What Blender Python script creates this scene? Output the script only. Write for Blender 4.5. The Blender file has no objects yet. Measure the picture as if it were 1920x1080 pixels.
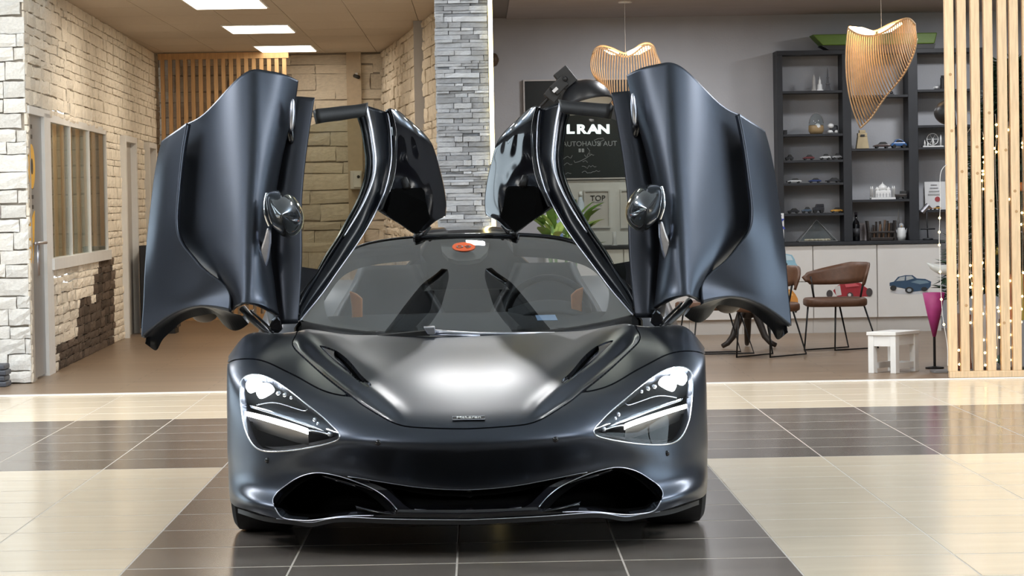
import bpy, math, random
import numpy as np
from mathutils import Vector, Matrix
from mathutils.bvhtree import BVHTree

S = bpy.context.scene
COL = S.collection
R = random.Random(7)
PI = math.pi

# ------------------------------------------------------------------ camera
F = 5400.0                     # focal length in pixels of the 1920 px wide frame
EYE = Vector((0.0, 0.0, 1.31))
YAW, PITCH, ROLL = 0.01115, 0.0304, 0.017
_f = Vector((math.sin(YAW) * math.cos(PITCH), math.cos(YAW) * math.cos(PITCH), -math.sin(PITCH)))
_r0 = Vector((math.cos(YAW), -math.sin(YAW), 0))
_u0 = _r0.cross(_f)
_r = _r0 * math.cos(ROLL) - _u0 * math.sin(ROLL)
_u = _u0 * math.cos(ROLL) + _r0 * math.sin(ROLL)
cd = bpy.data.cameras.new('camera')
cam = bpy.data.objects.new('camera', cd)
COL.objects.link(cam)
cd.sensor_width = 36.0
cd.lens = 36.0 * F / 1920.0
cd.clip_start, cd.clip_end = 0.1, 200
cam.matrix_world = Matrix(((_r.x, _u.x, -_f.x, EYE.x), (_r.y, _u.y, -_f.y, EYE.y), (_r.z, _u.z, -_f.z, EYE.z), (0, 0, 0, 1)))
S.camera = cam

# ------------------------------------------------------------------ world, lights, exposure
S.view_settings.view_transform = 'Standard'
S.view_settings.look = 'None'
S.view_settings.gamma = 1
S.view_settings.use_curve_mapping = False
S.view_settings.exposure = 0.0
w = bpy.data.worlds.new('daylight')
S.world = w
w.use_nodes = True
w.node_tree.nodes['Background'].inputs[0].default_value = (0.80, 0.90, 1.0, 1)
w.node_tree.nodes['Background'].inputs[1].default_value = 5.0
S.cycles.max_bounces = 8
S.cycles.transparent_max_bounces = 12
S.cycles.sample_clamp_indirect = 6.0
S.cycles.caustics_reflective = False
S.cycles.caustics_refractive = False


def area(name, loc, sx, sy, power, col=(1, 1, 1), rot=(0, 0, 0)):
    l = bpy.data.lights.new(name, 'AREA')
    l.shape = 'RECTANGLE'
    l.size, l.size_y, l.energy, l.color = sx, sy, power, col
    o = bpy.data.objects.new(name, l)
    COL.objects.link(o)
    o.location, o.rotation_euler = loc, rot
    return o


def point(name, loc, power, col, r=0.05):
    l = bpy.data.lights.new(name, 'POINT')
    l.energy, l.color, l.shadow_soft_size = power, col, r
    o = bpy.data.objects.new(name, l)
    COL.objects.link(o)
    o.location = loc
    return o


HALL_Z = 4.4
WHITE = (1.0, 0.97, 0.92)
for hy in (5.0, 10.0, 15.0):
    for hx in (-5.0, 5.0):
        area('hall_ceiling_light', (hx, hy, HALL_Z - 0.06), 0.4, 1.6, 150, WHITE)
area('hall_ceiling_light', (-4.6, 18.2, HALL_Z - 0.06), 0.4, 1.2, 90, WHITE)  # added out of frame to brighten the stone return face
for hx in (-5.0, 5.0):                               # added unseen lamps facing up, brighten the hall ceiling and its reflections
    for hy in (6.0, 11.0, 16.0):
        area('added_ceiling_fill', (hx, hy, 3.55), 0.5, 2.4, 115 if hx < 0 else 145, (0.80, 0.90, 1.0), (PI, 0, 0))
for hx, hy, hw_, hl_, hp in ((-2.7, 18.2, 1.1, .5, 90), (0, 17.1, .16, .09, 62), (2.7, 18.2, 1.1, .5, 90), (-1.3, 20.0, .8, .4, 36), (1.3, 20.0, .8, .4, 36)):
    area('hall_ceiling_light', (hx, hy, HALL_Z - 0.06), hw_, hl_, hp, WHITE)
for ly, lp in ((24.2, 36), (27.8, 24), (31.6, 11)):  # the ceiling panels of the left recess
    area('recess_panel_light', (-2.05, ly, 3.0), 0.58, 1.1, lp, (1.0, 0.88, 0.72))
for lx, ly in ((1.6, 26.3), (4.4, 26.3), (1.6, 23.4), (4.4, 23.4)):
    area('lounge_ceiling_light', (lx, ly, 3.02), 0.3, 0.3, 36, (0.95, 0.97, 1.0))

# ------------------------------------------------------------------ pixel -> point at a known distance


def ray(u, v):
    return _f + _r * ((u - 960) / F) + _u * (-(v - 540) / F)


def at(u, v, Y):
    d = ray(u, v)
    return EYE + d * (Y / d.y)


def onplane(u, v, p, n):
    d = ray(u, v)
    p, n = Vector(p), Vector(n)
    return EYE + d * ((p - EYE).dot(n) / d.dot(n))


# ------------------------------------------------------------------ materials
def new_mat(name):
    m = bpy.data.materials.new(name)
    m.use_nodes = True
    return m, m.node_tree, m.node_tree.nodes['Principled BSDF']


def pm(name, col, rough=0.5, metal=0.0, noise=0.0, nscale=20.0, bump=0.0, rnd=0.0, spec=0.5, coat=0.0, stretch=(1, 1, 1), bscale=None, col2=None):
    m, t, b = new_mat(name)
    N, L = t.nodes, t.links
    b.inputs['Roughness'].default_value = rough
    b.inputs['Metallic'].default_value = metal
    b.inputs['Specular IOR Level'].default_value = spec
    b.inputs['Coat Weight'].default_value = coat
    b.inputs['Coat Roughness'].default_value = 0.08
    c = (*col, 1)
    tc = N.new('ShaderNodeTexCoord')
    mp = N.new('ShaderNodeMapping')
    mp.inputs['Scale'].default_value = stretch
    L.new(tc.outputs['Object'], mp.inputs[0])
    n = N.new('ShaderNodeTexNoise')
    n.inputs['Scale'].default_value = nscale
    n.inputs['Detail'].default_value = 5
    L.new(mp.outputs[0], n.inputs['Vector'])
    r = N.new('ShaderNodeValToRGB')
    lo = [x * (1 - noise) for x in col] if col2 is None else col2
    hi = [min(1, x * (1 + noise)) for x in col] if col2 is None else col
    r.color_ramp.elements[0].position = 0.3
    r.color_ramp.elements[1].position = 0.7
    r.color_ramp.elements[0].color = (*lo, 1)
    r.color_ramp.elements[1].color = (*hi, 1)
    L.new(n.outputs['Fac'], r.inputs[0])
    out = r.outputs[0]
    if rnd:
        oi = N.new('ShaderNodeObjectInfo')
        mr = N.new('ShaderNodeMapRange')
        mr.inputs['To Min'].default_value = 1 - rnd
        mr.inputs['To Max'].default_value = 1 + rnd
        L.new(oi.outputs['Random'], mr.inputs[0])
        mx = N.new('ShaderNodeMix')
        mx.data_type = 'RGBA'
        mx.blend_type = 'MULTIPLY'
        mx.inputs['Factor'].default_value = 1
        L.new(out, mx.inputs['A'])
        L.new(mr.outputs[0], mx.inputs['B'])
        out = mx.outputs['Result']
    L.new(out, b.inputs['Base Color'])
    if bump:
        n2 = N.new('ShaderNodeTexNoise')
        n2.inputs['Scale'].default_value = bscale or nscale * 2
        n2.inputs['Detail'].default_value = 6
        L.new(mp.outputs[0], n2.inputs['Vector'])
        bp = N.new('ShaderNodeBump')
        bp.inputs['Strength'].default_value = bump
        bp.inputs['Distance'].default_value = 0.01
        L.new(n2.outputs['Fac'], bp.inputs['Height'])
        L.new(bp.outputs[0], b.inputs['Normal'])
    return m


def em(name, col, power):
    m = bpy.data.materials.new(name)
    m.use_nodes = True
    t = m.node_tree
    t.nodes.clear()
    e = t.nodes.new('ShaderNodeEmission')
    e.inputs[0].default_value = (*col, 1)
    e.inputs[1].default_value = power
    o = t.nodes.new('ShaderNodeOutputMaterial')
    t.links.new(e.outputs[0], o.inputs[0])
    return m


def glassm(name, tint, ior=1.5, rough=0.0, gcol=(1, 1, 1)):
    m = bpy.data.materials.new(name)
    m.use_nodes = True
    t = m.node_tree
    t.nodes.clear()
    N, L = t.nodes, t.links
    tr = N.new('ShaderNodeBsdfTransparent')
    tr.inputs[0].default_value = (*tint, 1)
    g = N.new('ShaderNodeBsdfGlossy')
    g.inputs['Roughness'].default_value = rough
    g.inputs['Color'].default_value = (*gcol, 1)
    fr = N.new('ShaderNodeFresnel')
    geo = N.new('ShaderNodeNewGeometry')
    io = N.new('ShaderNodeMapRange')                  # the same reflectance from both sides of a thin pane
    io.inputs['To Min'].default_value = ior
    io.inputs['To Max'].default_value = 1 / ior
    L.new(geo.outputs['Backfacing'], io.inputs[0])
    L.new(io.outputs[0], fr.inputs['IOR'])
    mx = N.new('ShaderNodeMixShader')
    L.new(fr.outputs[0], mx.inputs[0])
    L.new(tr.outputs[0], mx.inputs[1])
    L.new(g.outputs[0], mx.inputs[2])
    o = N.new('ShaderNodeOutputMaterial')
    L.new(mx.outputs[0], o.inputs[0])
    return m


M = {}
M['paint'] = pm('satin_grey_paint', (0.068, 0.076, 0.093), 0.32, 0.93, 0.03, 300)
M['rail_black'] = pm('rail_black', (0.005, 0.006, 0.009), 0.22, 0, 0, spec=0.22)
M['gloss_black'] = pm('gloss_black', (0.006, 0.006, 0.008), 0.06, 0, 0, spec=0.5, coat=0.4)
M['paint_in_shade'] = pm('shaded_grey_paint', (0.045, 0.048, 0.058), 0.36, 0.8)  # same body paint, darkened for the shade of the recessed belt channel
M['black_plastic'] = pm('black_plastic', (0.012, 0.012, 0.013), 0.55, 0, 0.2, 60)
M['black_void'] = pm('deep_matt_black', (0.003, 0.003, 0.003), 0.95, 0, 0.1, 40, spec=0.05)
M['carbon'] = pm('carbon_gloss', (0.035, 0.04, 0.045), 0.08, 0.3, 0.3, 150, coat=1.0)
M['rubber'] = pm('rubber', (0.012, 0.012, 0.012), 0.75, 0, 0.2, 40)
M['chrome'] = pm('chrome', (0.82, 0.83, 0.85), 0.12, 1.0)
M['alu'] = pm('brushed_aluminium', (0.62, 0.63, 0.70), 0.3, 1.0, 0.06, 60)
M['rim'] = pm('dark_rim', (0.06, 0.06, 0.065), 0.3, 0.8)
M['windscreen'] = glassm('windscreen_glass', (0.66, 0.69, 0.70), 2.0)
M['door_glass'] = glassm('door_glass', (0.74, 0.76, 0.72), 1.12)
M['window_pane'] = glassm('window_pane', (0.85, 0.88, 0.86), 1.12)
M['lens'] = glassm('headlamp_lens', (0.93, 0.95, 0.98), 1.35)
M['clear'] = glassm('clear_glass', (0.9, 0.93, 0.93), 1.45)
M['led'] = em('daytime_led', (1.0, 0.98, 0.95), 14)
M['lamp'] = em('headlamp_led', (0.95, 0.98, 1.0), 22)
M['reflector'] = pm('reflector', (0.30, 0.28, 0.26), 0.35, 0.9)
M['dash'] = pm('dash_alcantara', (0.03, 0.034, 0.038), 0.8, 0, 0.15, 80)
M['seat'] = pm('seat_leather', (0.02, 0.02, 0.022), 0.5, 0, 0.1, 60)
M['orange'] = pm('plain_orange', (1.0, 0.32, 0.05), 0.45, 0, 0.08, 50)
M['sticker_orange'] = pm('orange_sticker', (0.9, 0.13, 0.025), 0.7, spec=0.15)
M['ink'] = pm('dark_ink', (0.02, 0.02, 0.02), 0.5)
M['white'] = pm('white_paint', (0.80, 0.80, 0.79), 0.4, 0, 0.03, 8)
M['white_lacquer'] = pm('white_lacquer', (0.72, 0.70, 0.67), 0.3, 0, 0.02, 5)
M['stone_beige'] = pm('beige_ledgestone', (0.80, 0.73, 0.62), 0.85, 0, 0.10, 9, 0.4, 0.12, spec=0.2, bscale=40)
M['stone_white'] = pm('white_ledgestone', (0.74, 0.72, 0.68), 0.85, 0, 0.1, 9, 0.5, 0.1, spec=0.2, bscale=40)
M['stone_brown'] = pm('brown_ledgestone', (0.115, 0.085, 0.065), 0.85, 0, 0.35, 14, 0.6, 0.35, spec=0.2, bscale=40)
M['slate'] = pm('grey_slate', (0.31, 0.325, 0.35), 0.75, 0, 0.25, 7, 0.5, 0.35, spec=0.3, bscale=40, stretch=(1, 1, 3))
M['mortar'] = pm('mortar_joint', (0.42, 0.37, 0.31), 0.95, 0, 0.1, 30)  # the mortar's own grey-brown
M['grout_dark'] = pm('dark_joint', (0.06, 0.06, 0.065), 0.95, 0, 0.1, 30)
M['tile_light'] = pm('cream_tile', (0.72, 0.62, 0.475), 0.17, 0, 0.05, 3.0, 0.0, 0.025, spec=0.3, stretch=(0.5, 3, 1))
M['tile_dark'] = pm('brown_tile', (0.165, 0.142, 0.122), 0.16, 0, 0.22, 2.2, 0.0, 0.07, spec=0.6, stretch=(1, 1.6, 1))
M['grout'] = pm('grout', (0.42, 0.38, 0.33), 0.8, 0, 0.1, 20)
M['plaster'] = pm('grey_plaster', (0.49, 0.495, 0.52), 0.9, 0, 0.05, 2.5, 0.15, bscale=60)
M['hall_wall'] = pm('hall_wall', (0.13, 0.135, 0.145), 0.9, 0, 0.04, 2)
M['hall_ceiling'] = pm('hall_ceiling', (0.60, 0.69, 0.80), 0.9, 0, 0.05, 2)
M['ceil_tile'] = pm('ceiling_tile', (0.60, 0.52, 0.43), 0.9, 0, 0.03, 30, rnd=0.03)
M['ceil_plain'] = pm('lounge_ceiling', (0.42, 0.38, 0.36), 0.9, 0, 0.04, 3)
M['metal_dark'] = pm('ceiling_grid', (0.20, 0.17, 0.14), 0.6)
M['threshold'] = pm('threshold_metal', (0.80, 0.77, 0.72), 0.35, 0.2)
M['pine'] = pm('pine_wood', (0.72, 0.52, 0.32), 0.55, 0, 0.16, 6, 0.05, 0.06, stretch=(10, 10, 0.8))
M['oak_slat'] = pm('oak_slat', (0.56, 0.34, 0.16), 0.55, 0, 0.15, 6, 0.05, 0.06, stretch=(10, 10, 0.8))
M['shelf'] = pm('anthracite_board', (0.016, 0.0175, 0.022), 0.5, 0, 0.1, 20)
M['veneer'] = pm('lamp_veneer', (0.58, 0.38, 0.21), 0.6, 0, 0.12, 20, rnd=0.0)
M['bulb'] = em('warm_bulb', (1.0, 0.70, 0.36), 16)
M['led_strip'] = em('warm_led_strip', (1.0, 0.80, 0.32), 11)
M['panel_light'] = em('panel_diffuser', (1.0, 0.90, 0.74), 6)
M['brown_leather'] = pm('brown_leather', (0.105, 0.047, 0.024), 0.5, 0, 0.15, 30, 0.1)
M['black_metal'] = pm('black_metal', (0.015, 0.015, 0.016), 0.4, 0.4)
M['dark_wood'] = pm('dark_wood', (0.02, 0.013, 0.01), 0.45, 0, 0.2, 20)
M['black_matt'] = pm('black_satin', (0.014, 0.015, 0.018), 0.38, 0, 0.1, 20)
M['grey_door'] = pm('grey_glass_door', (0.24, 0.25, 0.26), 0.3, 0, 0.05, 10)
M['yellow'] = pm('yellow_vinyl', (0.85, 0.46, 0.05), 0.5)
M['curtain'] = pm('blind_fabric', (0.50, 0.46, 0.40), 0.8, 0, 0.1, 12, rnd=0.3)
M['leaf'] = pm('leaf', (0.10, 0.20, 0.035), 0.4, 0, 0.4, 10)
M['leaf_light'] = pm('leaf_light', (0.30, 0.40, 0.10), 0.4, 0, 0.3, 10)
M['pine_needle'] = pm('fir_needles', (0.012, 0.04, 0.018), 0.7, 0, 0.5, 12)
M['terracotta'] = pm('pot', (0.5, 0.5, 0.48), 0.6)
M['glow_text'] = em('lit_letters', (0.86, 0.98, 1.0), 2.2)
M['grey_text'] = pm('grey_print', (0.42, 0.44, 0.46), 0.5)
M['blue_text'] = pm('blue_print', (0.05, 0.08, 0.42), 0.5)
M['paper'] = pm('paper', (0.78, 0.78, 0.78), 0.6)
M['paper_warm'] = pm('warm_paper', (0.62, 0.58, 0.54), 0.6)
M['fairy'] = em('fairy_bulb', (1.0, 0.72, 0.28), 9)


def flat(name, col, rough=0.5, metal=0.0):
    k = 'c_' + name
    if k not in M:
        M[k] = pm(name, col, rough, metal, 0.06, 25)
    return M[k]


# wood plank floor of the back area
m, t, b = new_mat('wood_plank_floor')
N, L = t.nodes, t.links
tc = N.new('ShaderNodeTexCoord')
br = N.new('ShaderNodeTexBrick')
br.inputs['Color1'].default_value = (0.25, 0.175, 0.115, 1)
br.inputs['Color2'].default_value = (0.215, 0.148, 0.096, 1)
br.inputs['Mortar'].default_value = (0.12, 0.08, 0.05, 1)
br.inputs['Scale'].default_value = 1
br.inputs['Brick Width'].default_value = 1.3
br.inputs['Row Height'].default_value = 0.19
br.inputs['Mortar Size'].default_value = 0.004
L.new(tc.outputs['Object'], br.inputs['Vector'])
mp = N.new('ShaderNodeMapping')
mp.inputs['Scale'].default_value = (0.6, 9, 1)
L.new(tc.outputs['Object'], mp.inputs[0])
nz = N.new('ShaderNodeTexNoise')
nz.inputs['Scale'].default_value = 3
nz.inputs['Detail'].default_value = 6
L.new(mp.outputs[0], nz.inputs['Vector'])
mr = N.new('ShaderNodeMapRange')
mr.inputs['To Min'].default_value = 0.72
mr.inputs['To Max'].default_value = 1.28
L.new(nz.outputs['Fac'], mr.inputs[0])
mx = N.new('ShaderNodeMix')
mx.data_type = 'RGBA'
mx.blend_type = 'MULTIPLY'
mx.inputs['Factor'].default_value = 1
L.new(br.outputs['Color'], mx.inputs['A'])
L.new(mr.outputs[0], mx.inputs['B'])
L.new(mx.outputs['Result'], b.inputs['Base Color'])
b.inputs['Roughness'].default_value = 0.34
M['plank'] = m


# ------------------------------------------------------------------ mesh helpers
class MB:
    def __init__(s):
        s.v, s.f = [], []

    def add(s, vs, fs):
        o = len(s.v)
        s.v += [tuple(p) for p in vs]
        s.f += [tuple(i + o for i in f) for f in fs]
        return s

    def box(s, a, b):
        (x0, y0, z0), (x1, y1, z1) = [min(p, q) for p, q in zip(a, b)], [max(p, q) for p, q in zip(a, b)]
        return s.add([(x0, y0, z0), (x1, y0, z0), (x1, y1, z0), (x0, y1, z0), (x0, y0, z1), (x1, y0, z1), (x1, y1, z1), (x0, y1, z1)],
                     [(0, 3, 2, 1), (4, 5, 6, 7), (0, 1, 5, 4), (1, 2, 6, 5), (2, 3, 7, 6), (3, 0, 4, 7)])

    def cbox(s, c, d):
        return s.box([c[i] - d[i] / 2 for i in range(3)], [c[i] + d[i] / 2 for i in range(3)])

    def grid(s, P):
        n, k = len(P), len(P[0])
        return s.add([p for row in P for p in row], [(i * k + j, i * k + j + 1, (i + 1) * k + j + 1, (i + 1) * k + j) for i in range(n - 1) for j in range(k - 1)])

    def tube(s, pts, r, n=8, closed=False, cap=True):
        pts = [Vector(p) for p in pts]
        k = len(pts)
        rs = r if isinstance(r, (list, tuple)) else [r] * k
        up = None
        rows = []
        for i in range(k):
            a = pts[(i - 1) % k] if (closed or i) else pts[i]
            c = pts[(i + 1) % k] if (closed or i < k - 1) else pts[i]
            d = (c - a)
            if d.length < 1e-9:
                d = Vector((0, 0, 1))
            d.normalize()
            if up is None:
                up = Vector((0, 0, 1)) if abs(d.z) < 0.9 else Vector((1, 0, 0))
            e = d.cross(up)
            if e.length < 1e-6:
                e = d.cross(Vector((1, 0.3, 0.1)))
            e.normalize()
            up = e.cross(d)
            rows.append([pts[i] + (e * math.cos(2 * PI * j / n) + up * math.sin(2 * PI * j / n)) * rs[i] for j in range(n)])
        fs = []
        for i in range(k if closed else k - 1):
            i2 = (i + 1) % k
            for j in range(n):
                j2 = (j + 1) % n
                fs.append((i * n + j, i * n + j2, i2 * n + j2, i2 * n + j))
        if cap and not closed:
            fs.append(tuple(reversed(range(n))))
            fs.append(tuple((k - 1) * n + j for j in range(n)))
        return s.add([p for row in rows for p in row], fs)

    def lathe(s, prof, c=(0, 0, 0), n=20, axis='z', caps=True):
        vs, fs = [], []
        for (r, h) in prof:
            for j in range(n):
                a = 2 * PI * j / n
                x, y = r * math.cos(a), r * math.sin(a)
                p = (x, y, h) if axis == 'z' else ((h, x, y) if axis == 'x' else (x, h, y))
                vs.append((p[0] + c[0], p[1] + c[1], p[2] + c[2]))
        for i in range(len(prof) - 1):
            for j in range(n):
                j2 = (j + 1) % n
                fs.append((i * n + j, i * n + j2, (i + 1) * n + j2, (i + 1) * n + j))
        if caps and prof[0][0] > 1e-6:
            fs.append(tuple(reversed(range(n))))
        if caps and prof[-1][0] > 1e-6:
            fs.append(tuple((len(prof) - 1) * n + j for j in range(n)))
        return s.add(vs, fs)

    def prism(s, poly, d):
        """poly: 3-D points of a flat outline, pushed along d"""
        n = len(poly)
        d = Vector(d)
        vs = [Vector(p) for p in poly] + [Vector(p) + d for p in poly]
        return s.add(vs, [tuple(range(n)), tuple(reversed(range(n, 2 * n)))] + [(i, i + n, (i + 1) % n + n, (i + 1) % n) for i in range(n)])

    def ell(s, c, ax, n=16, k=10):
        """ellipsoid with three axis vectors"""
        a, b_, d = [Vector(x) for x in ax]
        c = Vector(c)
        vs, fs = [], []
        for i in range(k + 1):
            th = PI * i / k
            for j in range(n):
                ph = 2 * PI * j / n
                vs.append(c + a * math.sin(th) * math.cos(ph) + b_ * math.sin(th) * math.sin(ph) + d * math.cos(th))
        for i in range(k):
            for j in range(n):
                j2 = (j + 1) % n
                fs.append((i * n + j, i * n + j2, (i + 1) * n + j2, (i + 1) * n + j))
        return s.add(vs, fs)

    def mirror(s):
        s.v = [(-p[0], p[1], p[2]) for p in s.v]
        s.f = [tuple(reversed(f)) for f in s.f]
        return s


def root_of(o):
    while o.parent:
        o = o.parent
    return o


def build(name, mb, mat, parent=None, smooth=False, off=None, angle=None, bevel=0, solid=0):
    """link the collected shapes as ONE mesh object; coordinates are world unless off is given"""
    if off is None:
        off = tuple(root_of(parent).location) if parent else (0, 0, 0)
    me = bpy.data.meshes.new(name)
    me.from_pydata([(p[0] - off[0], p[1] - off[1], p[2] - off[2]) for p in mb.v], [], mb.f)
    me.materials.append(M[mat] if isinstance(mat, str) else mat)
    if smooth:
        me.polygons.foreach_set('use_smooth', [True] * len(me.polygons))
        if angle:
            me.set_sharp_from_angle(angle=math.radians(angle))
    me.update()
    o = bpy.data.objects.new(name, me)
    COL.objects.link(o)
    if parent:
        o.parent = parent
    if solid:
        q = o.modifiers.new('s', 'SOLIDIFY')
        q.thickness = solid
        q.offset = -1
    if bevel:
        q = o.modifiers.new('b', 'BEVEL')
        q.width = bevel
        q.segments = 2
        q.limit_method = 'ANGLE'
    return o


def tag(o, label=None, cat=None, group=None, kind=None):
    if label: o['label'] = label
    if cat: o['category'] = cat
    if group: o['group'] = group
    if kind: o['kind'] = kind
    return o


def thing(name, loc, label, cat, group=None):
    o = bpy.data.objects.new(name, None)
    o.empty_display_size = 0.1
    COL.objects.link(o)
    o.location = loc
    return tag(o, label, cat, group)


def rebase(o):
    """put a single-mesh thing's origin at the base of its box"""
    vs = np.array([v.co for v in o.data.vertices])
    c = (vs.min(0) + vs.max(0)) / 2
    c[2] = vs[:, 2].min()
    o.data.transform(Matrix.Translation(-Vector(c)))
    o.location = c
    return o


def copy_tree(o, parent=None):
    c = o.copy()
    COL.objects.link(c)
    if parent: c.parent = parent
    for ch in list(o.children):
        copy_tree(ch, c)
    return c


def text(name, body, loc, size, mat, parent=None, rot=(PI / 2, 0, 0), depth=0.002, align='CENTER', sx=1.0, bold=0.0):
    c = bpy.data.curves.new(name, 'FONT')
    c.body = body
    c.size = size
    c.extrude = depth
    c.offset = bold
    c.align_x = align
    c.align_y = 'CENTER'
    c.materials.append(M[mat])
    t_ = bpy.data.objects.new(name, c)
    me = bpy.data.meshes.new_from_object(t_)
    bpy.data.objects.remove(t_)
    o = bpy.data.objects.new(name, me)
    COL.objects.link(o)
    if parent:
        o.parent = parent
        loc = Vector(loc) - root_of(parent).location
    o.location = loc
    o.rotation_euler = rot
    o.scale = (sx, 1, 1)
    return o


def struct(name, mb, mat, **k):
    return tag(build(name, mb, mat, **k), kind='structure')


# ------------------------------------------------------------------ numeric helpers
def nspl(P, t):
    """natural cubic spline through rows of P at parameter values 0..1, chord spacing"""
    P = np.asarray(P, float)
    n = len(P)
    sh = P.shape
    Q = P.reshape(n, -1)
    d = np.sqrt(((np.diff(P, axis=0)) ** 2).sum(-1))
    d = d.reshape(n - 1, -1).mean(1) if d.ndim > 1 else d
    d = np.maximum(d, 1e-6) ** 0.75
    x = np.concatenate([[0], np.cumsum(d)])
    x /= x[-1]
    h = np.diff(x)
    A = np.zeros((n, n))
    B = np.zeros((n, Q.shape[1]))
    A[0, 0] = A[-1, -1] = 1
    for i in range(1, n - 1):
        A[i, i - 1], A[i, i], A[i, i + 1] = h[i - 1], 2 * (h[i - 1] + h[i]), h[i]
        B[i] = 6 * ((Q[i + 1] - Q[i]) / h[i] - (Q[i] - Q[i - 1]) / h[i - 1])
    m2 = np.linalg.solve(A, B)
    k = np.clip(np.searchsorted(x, t, side='right') - 1, 0, n - 2)
    hh = h[k][:, None]
    a = (x[k + 1] - t)[:, None] / hh
    b_ = (t - x[k])[:, None] / hh
    y = a * Q[k] + b_ * Q[k + 1] + ((a ** 3 - a) * m2[k] + (b_ ** 3 - b_) * m2[k + 1]) * hh ** 2 / 6
    return y.reshape((len(t),) + sh[1:])


def surf(G, nu, nv):
    G = np.asarray(G, float)
    A = nspl(G, np.linspace(0, 1, nu))
    return np.swapaxes(nspl(np.swapaxes(A, 0, 1), np.linspace(0, 1, nv)), 0, 1)


def curve(pts, n, closed=False):
    P = np.asarray([tuple(p) for p in pts], float)
    if closed:
        k = len(P)
        P = np.vstack([P[-3:], P, P[:4]])
        d = np.sqrt((np.diff(P, axis=0) ** 2).sum(1)) ** 0.75
        x = np.concatenate([[0], np.cumsum(d)])
        x /= x[-1]
        return nspl(P, np.linspace(x[3], x[3 + k], n, endpoint=False))
    return nspl(P, np.linspace(0, 1, n))


def sdf(poly, x, z):
    """signed distance of points to a closed outline, negative inside"""
    P = np.asarray(poly, float)
    Q = np.roll(P, -1, axis=0)
    d2 = np.full(len(x), 1e9)
    ins = np.zeros(len(x), bool)
    for (ax, az), (bx, bz) in zip(P, Q):
        ex, ez = bx - ax, bz - az
        l2 = ex * ex + ez * ez + 1e-12
        t = np.clip(((x - ax) * ex + (z - az) * ez) / l2, 0, 1)
        d2 = np.minimum(d2, (x - ax - t * ex) ** 2 + (z - az - t * ez) ** 2)
        c = (az > z) != (bz > z)
        with np.errstate(divide='ignore', invalid='ignore'):
            ins ^= c & (x < ex * (z - az) / (ez if ez else 1e-12) + ax)
    d = np.sqrt(d2)
    return np.where(ins, -d, d)



# ================================================================== THE ROOM
WZ = 3.06                                   # ceiling of the recess and the lounge
# ---- tiled hall floor: every tile its own piece over a recessed bed of grout
YS = [6.8, 7.4, 8.0, 8.6, 9.2, 9.8, 10.4, 11.02, 11.62, 12.22, 12.82, 13.36, 13.87, 14.39, 14.947, 15.503, 16.06, 16.617, 17.173, 17.73, 18.29, 18.85, 19.40, 19.93, 20.17]
XS = [-0.10 + 0.6 * k for k in range(-8, 9)]
floor = struct('floor', MB().box((-9, -8, -.2), (9, 20.2, -.0008)), 'grout')
tm = {}
placed = set()
for j in range(len(YS) - 1):
    for i in range(len(XS) - 1):
        x0, x1, y0, y1 = XS[i], XS[i + 1], YS[j], YS[j + 1]
        ym, xm = (y0 + y1) / 2, (x0 + x1) / 2
        if abs(xm) > 0.1 * ym * 1.95 + 1.0 and abs(xm) > 2.2: 
            if abs(xm) > ym * .19 + .9: continue
        placed.add((i - 8, j))
        dark = (14.39 < ym < 17.73) or (ym < 14.39 and -1.31 < xm < 1.12)
        key = (round(y1 - y0, 3), dark)
        if key not in tm:
            a, b = (x1 - x0) / 2 - .0035, (y1 - y0) / 2 - .0095
            e = .0006
            me = bpy.data.meshes.new('tile')
            me.from_pydata([(-a, -b, -.012), (a, -b, -.012), (a, b, -.012), (-a, b, -.012), (-a, -b, -e), (a, -b, -e), (a, b, -e), (-a, b, -e),
                            (-a + e, -b + e, 0), (a - e, -b + e, 0), (a - e, b - e, 0), (-a + e, b - e, 0)], [],
                           [(0, 1, 5, 4), (1, 2, 6, 5), (2, 3, 7, 6), (3, 0, 4, 7), (4, 5, 9, 8), (5, 6, 10, 9), (6, 7, 11, 10), (7, 4, 8, 11), (8, 9, 10, 11)])
            me.materials.append(M['tile_dark' if dark else 'tile_light'])
            tm[key] = me
        o = bpy.data.objects.new('tile', tm[key])
        COL.objects.link(o)
        o.parent = floor
        o.location = (xm, ym, 0)
# tiles outside the picture, joined
mbd = {True: MB(), False: MB()}
for y0 in [-8 + .6 * k for k in range(25)]:
    for x0 in [-.1 + .6 * k for k in range(-14, 14)]:
        if y0 + .6 > 6.81: continue
        mbd[-1.31 < x0 + .3 < 1.12].box((x0 + .003, y0 + .003, -.01), (x0 + .597, y0 + .597, 0))
for j in range(len(YS) - 1):
    for i in range(-15, 15):
        x0 = -.1 + .6 * i
        xm, ym = x0 + .3, (YS[j] + YS[j + 1]) / 2
        if (i, j) in placed: continue
        dark = (14.39 < ym < 17.73) or (ym < 14.39 and -1.31 < xm < 1.12)
        mbd[dark].box((x0 + .003, YS[j] + .0095, -.01), (x0 + .597, YS[j + 1] - .0095, 0))
for k, mm in ((True, 'tile_dark'), (False, 'tile_light')):
    tag(build('outer_tiles', mbd[k], mm, floor), kind='stuff')
struct('trim_1', MB().box((-9, 20.17, -.02), (9, 20.235, .006)), 'threshold', bevel=.003)
struct('floor_2', MB().box((-9, 20.235, -.2), (9, 36, 0)), 'plank')

# ---- the hall around and behind the camera
struct('ceiling_2', MB().box((-8, -8, HALL_Z), (8, 23.0, HALL_Z + .1)), 'hall_ceiling')
struct('trim_2', MB().box((-8, 22.9, WZ), (8, 23.0, HALL_Z)), 'hall_wall')
struct('wall_front', MB().box((-8, -8.2, 0), (8, -8, HALL_Z)), 'hall_wall')


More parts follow.
